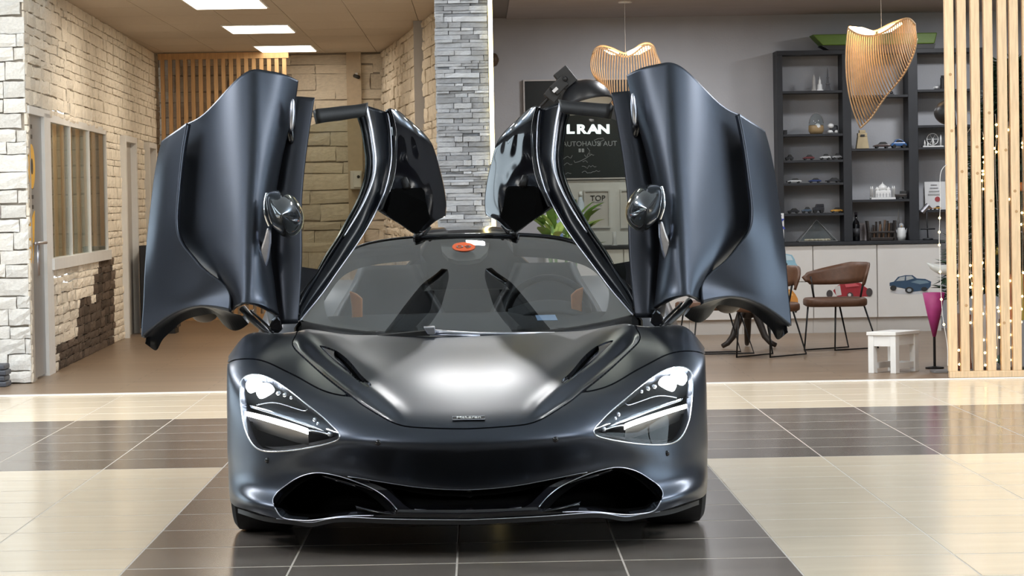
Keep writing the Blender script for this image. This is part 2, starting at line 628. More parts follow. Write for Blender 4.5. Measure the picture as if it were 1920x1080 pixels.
def wall_with_opening(name, x, y0, y1, oy0, oy1, z0, z1, th=.2):
    m_ = MB().box((x, y0, 0), (x + th, oy0, HALL_Z)).box((x, oy1, 0), (x + th, y1, HALL_Z)).box((x, oy0, 0), (x + th, oy1, z0)).box((x, oy0, z1), (x + th, oy1, HALL_Z))
    return struct(name, m_, 'hall_wall')


wall_with_opening('wall_left_2', -8.2, -8, 21.6, 15.0, 20.5, .15, 3.0)
wall_with_opening('wall_right_2', 8.0, -8, 36, 6.5, 12.5, .15, 3.3)
for n_, x, y0, y1 in (('window_1', -8.12, 15.0, 20.5), ('window_2', 8.08, 6.5, 12.5)):
    wm = MB()
    k = int((y1 - y0) / 1.6)
    for i in range(k + 1):
        yy = y0 + (y1 - y0) * i / k
        wm.box((x - .04, yy - .04, .15), (x + .04, yy + .04, 3.3))
    wm.box((x - .04, y0, .15), (x + .04, y1, .23)).box((x - .04, y0, 3.22), (x + .04, y1, 3.3))
    wf = struct(n_, wm, 'black_plastic')
    build('pane', MB().box((x - .004, y0, .2), (x + .004, y1, 3.25)), 'clear', wf)

# ---- left recess
A0, A1 = Vector((-3.385, 21.6, 0)), Vector((-3.70, 33.5, 0))
WD_ = (A1 - A0).normalized()
WN = Vector((WD_.y, -WD_.x, 0))                       # points into the recess (+x)
WL = (A1 - A0).length


def onwall(u, v, out=0.0):
    p = onplane(u, v, A0 + WN * out, WN)
    return (p - A0).dot(WD_), p.z


def wp3(s, z, out=0.0):
    return A0 + WD_ * s + WN * out + Vector((0, 0, z))


def wbox(mb, s0, s1, z0, z1, o0, o1):
    c = [wp3(s, z, o) for z in (z0, z1) for (s, o) in ((s0, o0), (s1, o0), (s1, o1), (s0, o1))]
    return mb.add(c, [(0, 3, 2, 1), (4, 5, 6, 7), (0, 1, 5, 4), (1, 2, 6, 5), (2, 3, 7, 6), (3, 0, 4, 7)])


# stone variants, unit size, rough face towards +y-local(out)
def stone_mesh(name, mat, seed, nx=4, nz=3, rough=.28):
    rr = random.Random(seed)
    vs, fs = [], []
    for j in range(nz + 1):
        for i in range(nx + 1):
            edge = i in (0, nx) or j in (0, nz)
            x = i / nx - .5 + (0 if i in (0, nx) else rr.uniform(-.06, .06))
            z = j / nz - .5 + (0 if j in (0, nz) else rr.uniform(-.08, .08))
            if i in (0, nx): x += rr.uniform(-.018, .012) * (1 if i else -1)
            if j in (0, nz): z += rr.uniform(-.05, .03) * (1 if j else -1)
            y = (.78 if edge else 1.0) * (1 - rough * rr.random())
            vs.append((x, y, z))
    n = (nx + 1) * (nz + 1)
    for j in range(nz):
        for i in range(nx):
            a = j * (nx + 1) + i
            fs.append((a, a + nx + 1, a + nx + 2, a + 1))
    ring = [i for i in range(nx + 1)] + [(j + 1) * (nx + 1) - 1 for j in range(1, nz + 1)] + [nz * (nx + 1) + i for i in range(nx - 1, -1, -1)] + [j * (nx + 1) for j in range(nz - 1, 0, -1)]
    base = len(vs)
    vs += [(vs[i][0], 0, vs[i][2]) for i in ring]
    k = len(ring)
    fs += [(ring[i], base + i, base + (i + 1) % k, ring[(i + 1) % k]) for i in range(k)]
    me = bpy.data.meshes.new(name)
    me.from_pydata(vs, [], fs)
    me.materials.append(M[mat])
    return me


SV = {k: [stone_mesh('stone', k, 100 + i) for i in range(9)] for k in ('stone_beige', 'stone_white', 'stone_brown')}
SL = [stone_mesh('slate_strip', 'slate', 300 + i, 3, 1, .3) for i in range(9)]


def place(me, parent, c, xd, nd, sx, sy, sz, name='stone', tilt=0.0):
    o = bpy.data.objects.new(name, me)
    COL.objects.link(o)
    m_ = Matrix(((xd.x * sx, nd.x * sy, 0, c.x), (xd.y * sx, nd.y * sy, 0, c.y), (0, 0, sz, c.z), (0, 0, 0, 1)))
    off = root_of(parent).location
    m_.translation = Vector(c) - off
    if tilt:
        m_ = Matrix.Translation(m_.translation) @ Matrix.Rotation(tilt, 4, nd) @ Matrix.Translation(-m_.translation) @ m_
    o.parent = parent
    o.matrix_local = m_
    return o


def veneer(wall, o, xd, nd, length, z0, z1, kind, hole, rowh, lens, limit=300, dark=None, prefer=None, thick=.05):
    """courses of rough stones; the first `limit` are pieces, the others are joined"""
    lst = []
    z = z0
    while z < z1 - .03:
        h = min(R.uniform(*rowh), z1 - z)
        s = -R.uniform(0, .3)
        while s < length:
            l = R.uniform(*lens)
            a, b_ = max(s, 0), min(s + l, length)
            s += l
            if b_ - a < .04: continue
            segs = [(a, b_)]
            for (h0, h1, g0, g1) in hole:
                if z + h * .5 > g0 and z + h * .5 < g1:
                    ns = []
                    for (p, q) in segs:
                        if q <= h0 or p >= h1: ns.append((p, q)); continue
                        if p < h0 - .03: ns.append((p, h0))
                        if q > h1 + .03: ns.append((h1, q))
                    segs = ns
            for (p, q) in segs:
                kk = kind
                if dark and dark((p + q) / 2, z + h / 2): kk = 'stone_brown'
                lst.append((p, q, z, h, kk))
        z += h
    lst.sort(key=lambda t: t[0] if prefer is None else prefer(t))
    rest = {}
    for n, (p, q, z, h, kk) in enumerate(lst):
        me = R.choice(SV[kk])
        c = o + xd * ((p + q) / 2) + Vector((0, 0, z + h / 2))
        sx, sy, sz = (q - p) - .006, thick * R.uniform(.6, 1.25), h - .006
        if n < limit:
            place(me, wall, c + Vector((0, 0, R.uniform(-.006, .006))), xd, nd, sx, sy, sz * R.uniform(.9, 1.08), tilt=R.uniform(-.03, .03))
        else:
            mb = rest.setdefault(kk, MB())
            mb.add([c + xd * (v.co.x * sx) + nd * (v.co.y * sy) + Vector((0, 0, v.co.z * sz)) for v in me.vertices], [tuple(f.vertices) for f in me.polygons])
    for kk, mb in rest.items():
        tag(build('far_stones', mb, kk, wall), kind='stuff')


wl = struct('wall_left', wbox(wbox(wbox(wbox(wbox(MB(), .06, .45, 0, WZ, -.25, 0), .45, 4.7, 2.19, WZ, -.25, 0), 1.6, WL, 0, .62, -.25, -.0), 4.7, WL, .62, WZ, -.25, 0), 1.5, 1.6, 0, 2.2, -.25, 0), 'mortar')
sW0, zW1 = onwall(86, 228)
sW1, zW0 = onwall(199, 468)
sD0 = onwall(62, 450)[0]
sD1 = onwall(80, 450)[0]
zD = onwall(70, 218)[1]
n1 = (onwall(226, 400)[0], onwall(246, 400)[0], onwall(236, 268)[1])
n2 = (onwall(271, 400)[0], onwall(284, 400)[0], onwall(278, 279)[1])
holes = [(sD0 - .30, sD1 + .42, 0, zD + .05), (sD1 + .2, sW1 + .05, zW0 - .08, zW1 + .03), (n1[0] - .05, n1[1] + .05, 0, n1[2] + .04), (n2[0] - .05, n2[1] + .05, 0, n2[2] + .04)]
dp = [onwall(u, v) for (u, v) in ((177, 476), (209, 474), (211, 642), (104, 692), (105, 650), (141, 633), (143, 567), (176, 561))]
dpa = np.array(dp)


def isdark(s, z):
    return sdf(dpa, np.array([s]), np.array([z]))[0] < 0


veneer(wl, A0, WD_, WN, WL, 0, WZ, 'stone_beige', holes, (.055, .11), (.16, .48), 300, isdark, lambda t: t[0] - (0 if t[4] != 'stone_brown' else 3), .028)
# return face at the near end of that wall, and the plain wall that goes on to the left
wr = struct('wall_left_3', MB().box((-8, 21.62, 0), (-3.38, 21.85, HALL_Z)), 'mortar')
veneer(wr, Vector((-3.72, 21.62, 0)), Vector((1, 0, 0)), Vector((0, -1, 0)), .352, 0, WZ + .3, 'stone_white', [], (.09, .15), (.16, .28), 300, thick=.05)
struct('wall_left_4', MB().box((-8, 21.5, 0), (-3.725, 21.62, HALL_Z)), 'hall_wall')

# glazed door and window set into the left wall
zs = onwall(90, 692)[1]
wn = MB()
for s in [sW0 + (sW1 - sW0) * k / 3 for k in range(4)]:
    wbox(wn, s - .02, s + .02, zW0 - .05, zW1 + .05, -.05, .022)
wbox(wn, sW0 - .03, sW1 + .03, zW0 - .09, zW0, -.06, .05)
wbox(wn, sW0 - .03, sW1 + .03, zW1, zW1 + .06, -.05, .022)
win = struct('window_3', wn, 'white')
for k in range(3):
    a, b = sW0 + (sW1 - sW0) * k / 3 + .03, sW0 + (sW1 - sW0) * (k + 1) / 3 - .03
    build('pane', wbox(MB(), a, b, zW0, zW1, 0, .008), 'window_pane', win)
nb_ = 13
for k in range(nb_):
    s = sW0 + (sW1 - sW0) * (k + .5) / nb_
    hw = (sW1 - sW0) / nb_ * .60
    c = [wp3(s - hw, z, -.03 - (.10 if k % 2 else .0)) for z in (zW0 - .02, zW1 + .02)] + [wp3(s + hw, z, -.03 - (.0 if k % 2 else .07)) for z in (zW1 + .02, zW0 - .02)]
    build('blind_slat', MB().prism(c, WN * -.01), 'curtain' if k % 3 else flat('tan_fabric', (.50, .39, .26)), win)
build('reveal', wbox(MB(), sW0 - .05, sW1 + .05, zW0 - .1, zW1 + .1, -.26, -.24), 'grout_dark', win)
dr = struct('door_1', wbox(wbox(wbox(MB(), sD1 + .02, sD1 + .42, 0, zD + .03, -.06, .03), sD0 - .34, sD0 - .30, 0, zD + .03, -.06, -.03), sD0 - .3, sD1 + .42, zD, zD + .06, -.06, .03), 'white')
lf = build('door_leaf', wbox(MB(), sD0 - .31, sD1 + .02, .02, zD, -.05, .004), 'grey_door', dr)
for k in range(9):
    a = onwall(46 + 6, 240 + k * 19)[1]
    build('decor_stripe', wbox(MB(), sD0 - .28, sD0 + .02, a, a + .03, .004, .009), 'ink', lf)
zc_ = onwall(57, 312)
build('round_decal', MB().prism([wp3(zc_[0] + .20 * math.cos(a * PI / 12), zc_[1] + .17 * math.sin(a * PI / 12),    .006) for a in range(24)], WN * .004), 'yellow', lf)
build('decal_core', MB().prism([wp3(zc_[0] + .05 * math.cos(a * PI / 8), zc_[1] + .06 * math.sin(a * PI / 8), .011) for a in range(16)], WN * .003), 'ink', lf)
build('arrow_decal', MB().prism([wp3(onwall(u, v)[0], onwall(u, v)[1], .006) for (u, v) in ((50, 430), (63, 395), (62, 455), (60, 495), (51, 490))], WN * .004), 'yellow', lf)
p_ = onwall(66, 456)
build('door_handle', MB().tube([wp3(p_[0] - .25, p_[1], .03), wp3(p_[0] + .28, p_[1], .05)], .012, 8).tube([wp3(p_[0] + .1, p_[1], -.01), wp3(p_[0] + .1, p_[1], .05)], .012, 8).tube([wp3(p_[0] + .1, p_[1] - .25, .0), wp3(p_[0] + .1, p_[1], .0)], .02, 8), 'alu', lf, smooth=True)
for nn, (a, b, z) in (('door_2', n1), ('door_3', n2)):
    d_ = struct(nn, wbox(wbox(wbox(MB(), a - .06, a + .05, 0, z, -.05, .07), b - .04, b + .07, 0, z, -.05, .07), a - .06, b + .07, z, z + .06, -.05, .07), 'white')
    build('door_leaf', wbox(MB(), a, b, 0, z, -.12, .01), flat('door_grey', (.52, .49, .46)), d_)

# back wall of the recess, the slanting stone wall on its right, ceiling
YB = 33.6
wb = struct('wall_back', MB().box((-3.9, YB, 0), (-.9, YB + .2, WZ)), 'mortar')
veneer(wb, Vector((-3.75, YB, 0)), Vector((1, 0, 0)), Vector((0, -1, 0)), 2.75, 0, WZ, 'stone_beige', [], (.10, .24), (.25, .7), 300, thick=.035)
pu = at(667, 300, YB)
struct('trim_3', MB().box((pu.x - .085, YB - .10, 0), (pu.x + .085, YB, WZ)), flat('pilaster', (.56, .46, .34)))
B0, B1 = Vector((-.13, 24.5, 0)), Vector((-1.07, 33.6, 0))
BD = (B1 - B0).normalized()
BN = Vector((-BD.y, BD.x, 0))
wri = struct('wall_right', MB().prism([B0, B1, B1 - BN * .08, B0 - BN * .08], (0, 0, WZ)), 'mortar')
veneer(wri, B0, BD, BN, (B1 - B0).length, 0, WZ, 'stone_beige', [], (.07, .15), (.2, .5), 300, thick=.05, prefer=lambda t: -t[0])
cl = struct('ceiling', MB().box((-4.2, 23.0, WZ + .012), (.3, 34, WZ + .06)), 'metal_dark')
tmc = bpy.data.meshes.new('ceiling_tile')
a, b = .6 - .006, .6 - .006
mbc = MB().box((-.297, -.594, 0), (.297, .594, .012))
tmc.from_pydata(mbc.v, [], mbc.f)
tmc.materials.append(M['ceil_tile'])
for i in range(-7, 1):
    for j in range(9):
        x, y = -.25 + .6 * i, 23.6 + 1.2 * j
        if abs(x + 2.05) < .3 and j in (0, 3, 6): pass
        o = bpy.data.objects.new('ceiling_tile', tmc)
        COL.objects.link(o)
        o.parent = cl
        o.location = (x, y, WZ)
# ceiling lights of the recess
for i, (u, v, wpx) in enumerate(((423.5, 7, 134), (486.5, 55, 117), (536, 91.5, 102))):
    p = onplane(u, v, (0, 0, WZ - .01), (0, 0, 1))
    half_ = wpx / 2 * p.y / F
    o = thing('ceiling_light', (p.x, p.y, WZ), ['nearest of the three flat white light panels in the left ceiling', 'middle one of the three flat light panels in the left ceiling', 'farthest of the three flat light panels, above the wood slat screen'][i], 'light', 'ceiling light panels')
    build('frame', MB().box((p.x - half_ - .02, p.y - .62, WZ - .012), (p.x + half_ + .02, p.y + .62, WZ - .0005)), 'white', o)
    build('diffuser', MB().box((p.x - half_, p.y - .6, WZ - .016), (p.x + half_, p.y + .6, WZ - .012)), 'panel_light', o)

# ---- stacked slate column with its LED strip
XC0, XC1, YC = at(819, 200, 20.5).x, at(917, 200, 20.5).x, 20.5
col = struct('column_1', MB().box((XC0 + .01, YC + .02, 0), (XC1 - .01, YC + .5, HALL_Z)), 'grout_dark')
z = 0.0
cnt_ = 0
joined = MB()
while z < 3.35:
    h = R.choice((.018, .022, .028, .034, .04, .022))
    s = 0.0
    while s < XC1 - XC0 - .005:
        l = min(R.choice((.06, .09, .13, .18, .25, .12)), XC1 - XC0 - s)
        if XC1 - XC0 - s - l < .03: l = XC1 - XC0 - s
        me = R.choice(SL)
        c = Vector((XC0 + s + l / 2, YC + .02, z + h / 2))
        sy = R.uniform(.02, .055)
        if z > 1.02 and z < 2.9 and cnt_ < 300:
            place(me, col, c, Vector((1, 0, 0)), Vector((0, -1, 0)), l - .003, sy, h - .002, 'slate_strip')
            cnt_ += 1
        else:
            joined.add([c + Vector((v.co.x * (l - .003), -v.co.y * sy, v.co.z * (h - .002))) for v in me.vertices], [tuple(f.vertices) for f in me.polygons])
        s += l
    for sx_ in (0, 1):
        yy = YC + .03
        while yy < YC + .5:
            l = R.choice((.06, .1, .15))
            xx = XC0 + .01 if sx_ == 0 else XC1 - .01
            joined.box((xx - R.uniform(.005, .02), yy, z), (xx + R.uniform(.005, .012), min(yy + l, YC + .5) - .003, z + h - .002))
            yy += l
    z += h
tag(build('slate_strips', joined, 'slate', col), kind='stuff')
ls = thing('led_strip', (XC1 + .018, YC, 0), 'glowing warm yellow light strip on the edge of the slate column', 'light strip')
build('profile', MB().box((XC1 + .004, YC - .02, 0), (XC1 + .034, YC + .03, HALL_Z - .02)), 'white', ls)
build('diffuser', MB().box((XC1 + .004, YC - .028, .02), (XC1 + .034, YC - .02, HALL_Z - .05)), 'led_strip', ls)

# ---- lounge on the right: back wall and ceiling
YR = 27.9
struct('wall_back_2', MB().box((-.6, YR, 0), (8, YR + .2, WZ + .4)), 'plaster')
struct('ceiling_3', MB().box((.3, 23.0, WZ), (8, YR + .2, WZ + .1)), 'ceil_plain')
p = onplane(1172, 5, (0, 0, WZ - .01), (0, 0, 1))
sp_l = thing('downlight', (p.x, p.y, WZ), 'small round recessed spotlight in the grey lounge ceiling', 'light')
build('ring', MB().lathe([(.035, -.014), (.06, -.012), (.065, 0), (.035, 0)], (p.x, p.y, WZ), 24), 'white', sp_l, True)
build('lamp_glass', MB().lathe([(0, -.008), (.035, -.008), (.035, 0)], (p.x, p.y, WZ), 20), flat('frosted', (.7, .68, .62)), sp_l)

# ================================================================== THE CAR
CARX, CARY = -0.058, 11.6          # its axis; car space: x across, y back from the front axle, z up
car = thing('sports_car', (CARX, CARY, 0), 'satin dark grey low sports car with both doors swung up, headlights lit', 'car')
CO = Vector((CARX, CARY, 0))


def C(u, v, y):
    return at(u, v, CARY + y) - CO


def trim(V, T, s):
    """the part of a triangle mesh where the field s is negative, cut along its zero line"""
    neg = s < 0
    cnt = neg[T].sum(1)
    keep = [tuple(t) for t in T[cnt == 3]]
    Vn = [tuple(p) for p in V]
    cut = {}

    def cv(a, b_):
        k = (a, b_) if a < b_ else (b_, a)
        if k not in cut:
            t = s[k[0]] / (s[k[0]] - s[k[1]])
            cut[k] = len(Vn)
            Vn.append(tuple(V[k[0]] * (1 - t) + V[k[1]] * t))
        return cut[k]
    for t in T[(cnt > 0) & (cnt < 3)]:
        t = [int(i) for i in t]
        out = []
        for i in range(3):
            a, b_ = t[i], t[(i + 1) % 3]
            if neg[a]: out.append(a)
            if neg[a] != neg[b_]: out.append(cv(a, b_))
        for i in range(1, len(out) - 1):
            keep.append((out[0], out[i], out[i + 1]))
    V2 = np.array(Vn)
    T2 = np.array(keep, int)
    used, inv = np.unique(T2, return_inverse=True)
    return V2[used], inv.reshape(T2.shape)


def vnorm(V, T):
    n = np.cross(V[T[:, 1]] - V[T[:, 0]], V[T[:, 2]] - V[T[:, 0]])
    N_ = np.zeros_like(V)
    for i in range(3):
        np.add.at(N_, T[:, i], n)
    l = np.linalg.norm(N_, axis=1, keepdims=True)
    return N_ / np.maximum(l, 1e-12)


def borders(T):
    e = {}
    for t in T:
        for i in range(3):
            a, b_ = int(t[i]), int(t[(i + 1) % 3])
            e[(a, b_)] = 1
    return [k for k in e if (k[1], k[0]) not in e]


def mesh_of(V, T):
    return MB().add([tuple(p) for p in V], [tuple(int(i) for i in t) for t in T])


def skirt(mb, V, T, depth, direction=None):
    """an edge of some depth round a trimmed sheet (own vertices, so it shades crisply)"""
    N_ = vnorm(V, T)
    if N_[:, 1].mean() > 0.2 and direction is None:
        N_ = -N_
    idx, vs, fs = {}, [], []

    def g(i):
        if i not in idx:
            idx[i] = len(vs)
            d = -N_[i] * depth if direction is None else np.array(direction) * depth
            vs.append(tuple(V[i]))
            vs.append(tuple(V[i] + d))
        return idx[i]
    for a, b_ in borders(T):
        p, q = g(a), g(b_)
        fs.append((p, q, q + 1, p + 1))
    return mb.add(vs, fs)


# ---- master surface of the whole nose: rows from the lip up to the cowl, columns from the centre out
rows = [
 [(877,974,-1.06),(795,973,-1.05),(710,971,-1.02),(636,970,-.97),(570,977,-.905),(512,970,-.83),(464,956,-.715),(441,949,-.545),(432,940,-.36)],
 [(877,962,-1.07),(795,961,-1.06),(710,960,-1.03),(636,959,-.98),(570,962,-.915),(512,955,-.855),(462,942,-.745),(438,934,-.565),(430,925,-.36)],
 [(877,940,-1.00),(795,940,-.99),(710,938,-.965),(636,935,-.93),(570,932,-.88),(511,922,-.79),(460,910,-.645),(435.5,902,-.48),(428.5,893,-.35)],
 [(877,917,-.93),(795,912,-.925),(710,902,-.91),(636,894,-.885),(570,890,-.84),(510,886,-.765),(460,878,-.61),(434,870,-.455),(427,862,-.345)],
 [(877,855,-1.028),(795,854,-1.018),(710,850,-.987),(636,846,-.935),(570,848,-.862),(510,853,-.76),(459,849,-.60),(432,845,-.45),(426,838,-.345)],
 [(877,836,-1.06),(795,835,-1.05),(710,831,-1.017),(636,824,-.955),(570,822,-.855),(510,820,-.745),(458,817,-.59),(431,811,-.44),(426,800,-.34)],
 [(877,806,-1.03),(795,804,-1.015),(710,797,-.975),(636,789,-.905),(570,784,-.81),(510,781,-.71),(457,777,-.565),(430,768,-.425),(425.5,760,-.32)],
 [(877,765,-.87),(795,763,-.855),(710,757,-.82),(636,750,-.77),(570,746,-.70),(510,744,-.615),(457,739,-.51),(430,730,-.39),(425.5,722,-.28)],
 [(877,715,-.58),(795,713,-.57),(712,710,-.535),(636,708,-.49),(570,705,-.465),(510,705,-.445),(459,702,-.40),(431,695,-.30),(426,690,-.2)],
 [(877,675,-.25),(795,674,-.24),(712,672,-.21),(636,671,-.18),(572,668,-.17),(514,668,-.21),(464,667,-.23),(437,672,-.16),(427,675,-.05)],
 [(877,646,.1),(795,645.5,.1),(712,644,.1),(640,642,.1),(578,638,.08),(516,640,.02),(470,642,-.02),(444,652,0),(429,667,.1)],
 [(877,628,.36),(795,628.5,.36),(712,628.5,.36),(640,626,.37),(582,619,.37),(524,625,.34),(478,623,.2),(452,637,.2),(434,668,.3)],
 [(877,634,.50),(795,634,.50),(712,633,.50),(640,631,.50),(582,626,.50),(524,634,.50),(480,637,.42),(455,650,.45),(438,690,.52)],
]
G = np.zeros((len(rows), 17, 3))
for i, row in enumerate(rows):
    for j, (u, v, y) in enumerate(row):
        p = C(u, v, y)
        x = 0.0 if j == 0 else p.x
        G[i, 8 - j] = (x, p.y, p.z)
        G[i, 8 + j] = (-x, p.y, p.z)
NU, NV = 150, 260
D = surf(G, NU, NV)
# fair the sheet a little
for _ in range(3):
    E = D.copy()
    E[1:-1] = 0.5 * D[1:-1] + 0.25 * (D[2:] + D[:-2])
    D = E.copy()
    D[:, 1:-1] = 0.5 * E[:, 1:-1] + 0.25 * (E[:, 2:] + E[:, :-2])
V0 = D.reshape(-1, 3)
idx = np.arange(NU * NV).reshape(NU, NV)
a_, b2, c_, d_ = idx[:-1, :-1].ravel(), idx[:-1, 1:].ravel(), idx[1:, 1:].ravel(), idx[1:, :-1].ravel()
T0 = np.vstack([np.stack([a_, b2, c_], 1), np.stack([a_, c_, d_], 1)])
BV = BVHTree.FromPolygons([tuple(p) for p in V0], [tuple(int(i) for i in t) for t in T0])


def sp(u, v, y=None):
    """the point of the nose sheet that the pixel shows (or the free point at depth y)"""
    o = EYE - CO
    if y is None:
        h = BV.ray_cast(o, ray(u, v).normalized())
        if h[0] is not None:
            return h[0]
        best = None
        for k in range(34):
            h = BV.find_nearest(C(u, v, -1.15 + .05 * k))
            if best is None or h[3] < best[3]: best = h
        return best[0]
    return C(u, v, y)


def outline(pts, n=160, smooth=True):
    P = [sp(*p) for p in pts]
    Q = np.array([(p.x, p.z) for p in P])
    return curve(Q, n, True) if smooth else Q


# ridge and channel of the bonnet, pressed into the sheet
def press(V, line, amp, wid, fade0, fade1):
    P = np.array([(sp(*p).x, sp(*p).z) for p in line])
    P = curve(P, 60)
    N_ = vnorm(V, T0)
    if N_[:, 2].mean() < 0: N_ = -N_
    out = V.copy()
    inb = np.clip(-sdf(bon, V[:, 0], V[:, 2]) / .022, 0, 1)
    inb = inb * inb * (3 - 2 * inb)
    for sgn in (1, -1):
        x = V[:, 0] * sgn
        z = V[:, 2]
        best = np.full(len(x), 1e9)
        sd = np.zeros(len(x))
        tt = np.zeros(len(x))
        for i in range(len(P) - 1):
            e = P[i + 1] - P[i]
            l2 = (e ** 2).sum()
            t = np.clip(((x - P[i, 0]) * e[0] + (z - P[i, 1]) * e[1]) / l2, 0, 1)
            dx, dz = x - P[i, 0] - t * e[0], z - P[i, 1] - t * e[1]
            d2 = dx * dx + dz * dz
            c = d2 < best
            best = np.where(c, d2, best)
            sd = np.where(c, np.sign(e[0] * dz - e[1] * dx) * np.sqrt(d2), sd)
            tt = np.where(c, (i + t) / (len(P) - 1), tt)
        fade = np.clip(tt / fade0, 0, 1) * np.clip((1 - tt) / fade1, 0, 1)
        s_ = np.clip(-sd / wid, 0, 1)                      # outboard of the line
        prof = np.where(sd < 0, np.sin(np.minimum(s_ * 1.0, 1) * PI / 2) ** 1.2 * np.exp(-(np.maximum(-sd - wid, 0) / (wid * 1.3)) ** 2), 0)
        up = np.exp(-(sd / (wid * 0.5)) ** 2) * 0.35
        act = (V[:, 0] * sgn < 0.02)
        out += N_ * ((-prof + up) * amp * fade * act * inb)[:, None]
    return out




# ---- outlines (left half, seen in the photograph) and the fields that cut the sheet
o_bon = outline([(556,600,.40),(555,613,.37),(557,624),(549,640),(550,650),(557,659),(570,671),(592,691),(613,709),(640,730),(655.5,741),(676,757),(698,771),(720,784),(741,794),(762,799.5),(783,801.5),(830,803.5),(877,804)], smooth=False)
o_bon = np.vstack([curve(o_bon[1:], 120), o_bon[-1:] * [-1, 1] if False else o_bon[-1:]])
bon = np.vstack([o_bon, (o_bon * [-1, 1])[::-1], [[0.72, 1.2], [-0.72, 1.2]]])
V0 = press(V0, [(556, 616), (575, 636), (600, 660), (645, 697), (690, 728), (730, 761), (765, 791)], 0.020, 0.050, 0.08, 0.12)
fl = curve(np.array([(sp(*p).x, sp(*p).z) for p in [(427,681),(434,677),(455,673),(481,674),(505,681),(528,692),(560,708),(592,726),(620,737),(643,741.5),(657,743)]]), 60)
bl = curve(np.array([(sp(*p).x, sp(*p).z) for p in [(657,743),(640,730),(613,709),(592,691),(570,671),(557,659),(550,650),(549,640),(557,624),(556,612)]]), 60)
fen = np.vstack([[[-1.2, fl[0][1] + .01]], fl, bl, [[bl[-1][0], 1.3], [-1.2, 1.3]]])
head = outline([(451,722),(455,710),(464,704),(478,702),(500,706.5),(519,716),(545,734),(570,754),(593,772),(613,789),(630,806),(636.5,815),(636,822),(628,827.5),(606,834),(583,839),(560,843),(540,845.5),(515,847),(497,846),(483,841),(473,832),(464,816),(457,795),(452.5,764),(450.5,740)])
intk = outline([(511,938),(514,930),(520,923),(535,911),(550,900.5),(565,893),(580,888.5),(597,886.5),(612,888),(640,894),(672,905),(700,917),(716,927),(732,941),(746,957),(744,963),(725,965),(700,966.5),(660,967.5),(638,969),(610,974),(583,978),(555,975.5),(532,972),(521,960),(514,949)])
gr = [sp(*p) for p in [(652,893.5),(675,896.5),(698,900.5),(735,906.5),(775,912.5),(825,917),(877,918.5)]]
gr2 = [sp(*p) for p in [(877,956),(825,956),(783,956),(771,955),(758,947),(742,932),(726,918),(705,908.5),(676,899.5)]]
grl = np.array([(p.x, p.z) for p in gr + gr2])
grille = np.vstack([grl, (grl * [-1, 1])[::-1]]) if False else np.vstack([np.array([(p.x, p.z) for p in gr]), np.array([(-p.x, p.z) for p in gr])[::-1], np.array([(-p.x, p.z) for p in gr2])[::-1], np.array([(p.x, p.z) for p in gr2])])
vent = outline([(600,647),(613,650),(630,657),(643,666),(660,682),(688,712),(697,722),(693,725),(683,722),(662,705),(638,684),(616,664)], 80)
slot = outline([(627,657),(636,659),(652,673),(668,691),(683,708),(685,714),(676,711),(655,693),(637,674),(627,663)], 80)


def both(poly):
    x, z = V0[:, 0], V0[:, 2]
    s1 = sdf(poly, x, z)
    s2 = sdf(poly, -x, z)
    return np.minimum(s1, s2)


side = (np.abs(V0[:, 0]) > 0.86)
arch = np.where(side, 0.362 - np.hypot(V0[:, 1], V0[:, 2] - 0.335), -1.0)     # > 0 inside the wheel opening
front = V0[:, 1] < 0.2
s_bon = sdf(bon, V0[:, 0], V0[:, 2])
s_fen = both(fen)
s_head, s_int, s_gr, s_vent, s_slot = both(head), both(intk), sdf(grille, V0[:, 0], V0[:, 2]), both(vent), both(slot)
GAP = 0.0022
panel = lambda *f: np.maximum.reduce(list(f))


def piece(name, s, mat, depth=0.018, parent=car, label=None, direction=None):
    V, T = trim(V0, T0, s)
    mb = mesh_of(V, T)
    if depth: skirt(mb, V, T, depth, direction)
    o = build(name, mb, mat, parent, True, off=(0, 0, 0))
    if label: o['label'] = label
    return o


bonnet = piece('bonnet', panel(s_bon + GAP, -s_vent), 'paint')
lowp = np.array([(sp(*p).x, sp(*p).z) for p in [(590,888),(604,885.5),(620,888),(640,892),(675,896),(698,900),(735,906),(775,912),(825,916.5),(877,918)]])
lowp = np.vstack([lowp, (lowp * [-1, 1])[::-1], [[-lowp[0][0] + .1, -.2], [lowp[0][0] - .1, -.2]]])
s_low = sdf(lowp, V0[:, 0], V0[:, 2])
bumper = piece('front_bumper', panel(-s_bon + GAP, -s_fen + GAP, -s_head, -s_int, -s_gr, arch, -s_low), 'paint', 0.03)
piece('lower_bumper_trim', panel(s_low + .0012, -s_int, -s_gr), 'gloss_black', 0.03)
for sg in (1, -1):
    hs = np.where(V0[:, 0] * sg < 0, -1.0, 1.0)
    piece('front_fender', panel(s_fen + GAP, -s_bon + GAP, hs, arch, -s_head), 'paint', 0.03)
# dark inner shell so that the joints between the panels read dark
N0 = vnorm(V0, T0)
if N0[:, 2].mean() < 0: N0 = -N0
V1 = V0 - N0 * 0.03
Vs, Ts = trim(V1, T0, panel(-s_head - .012, -s_int - .012, -s_gr - .012, arch + .03, -s_slot - .004))
build('joint_dark_backing', mesh_of(Vs, Ts), 'black_void', car, True, off=(0, 0, 0))


def half(s, sg):
    return panel(s, np.where(V0[:, 0] * sg < 0, -1.0, 1.0))


def line3(pts, inset=0.0, n=40, sg=1, closed=False):
    P = [np.array(sp(*p)) for p in pts]
    out = []
    for p in P:
        q = BV.find_nearest(Vector(p))
        nn = q[1] if q[1].z > 0 or q[1].y < 0 else -q[1]
        out.append(p - np.array((0, -1, 0.25)) * inset)
    Q = curve(out, n, closed)
    Q[:, 0] *= sg
    return [Vector(q) for q in Q]


# ---- headlamps: lens, black housing, lamp unit, light bar, bezels
def strip_between(l1, l2):
    return MB().grid([l1, l2])


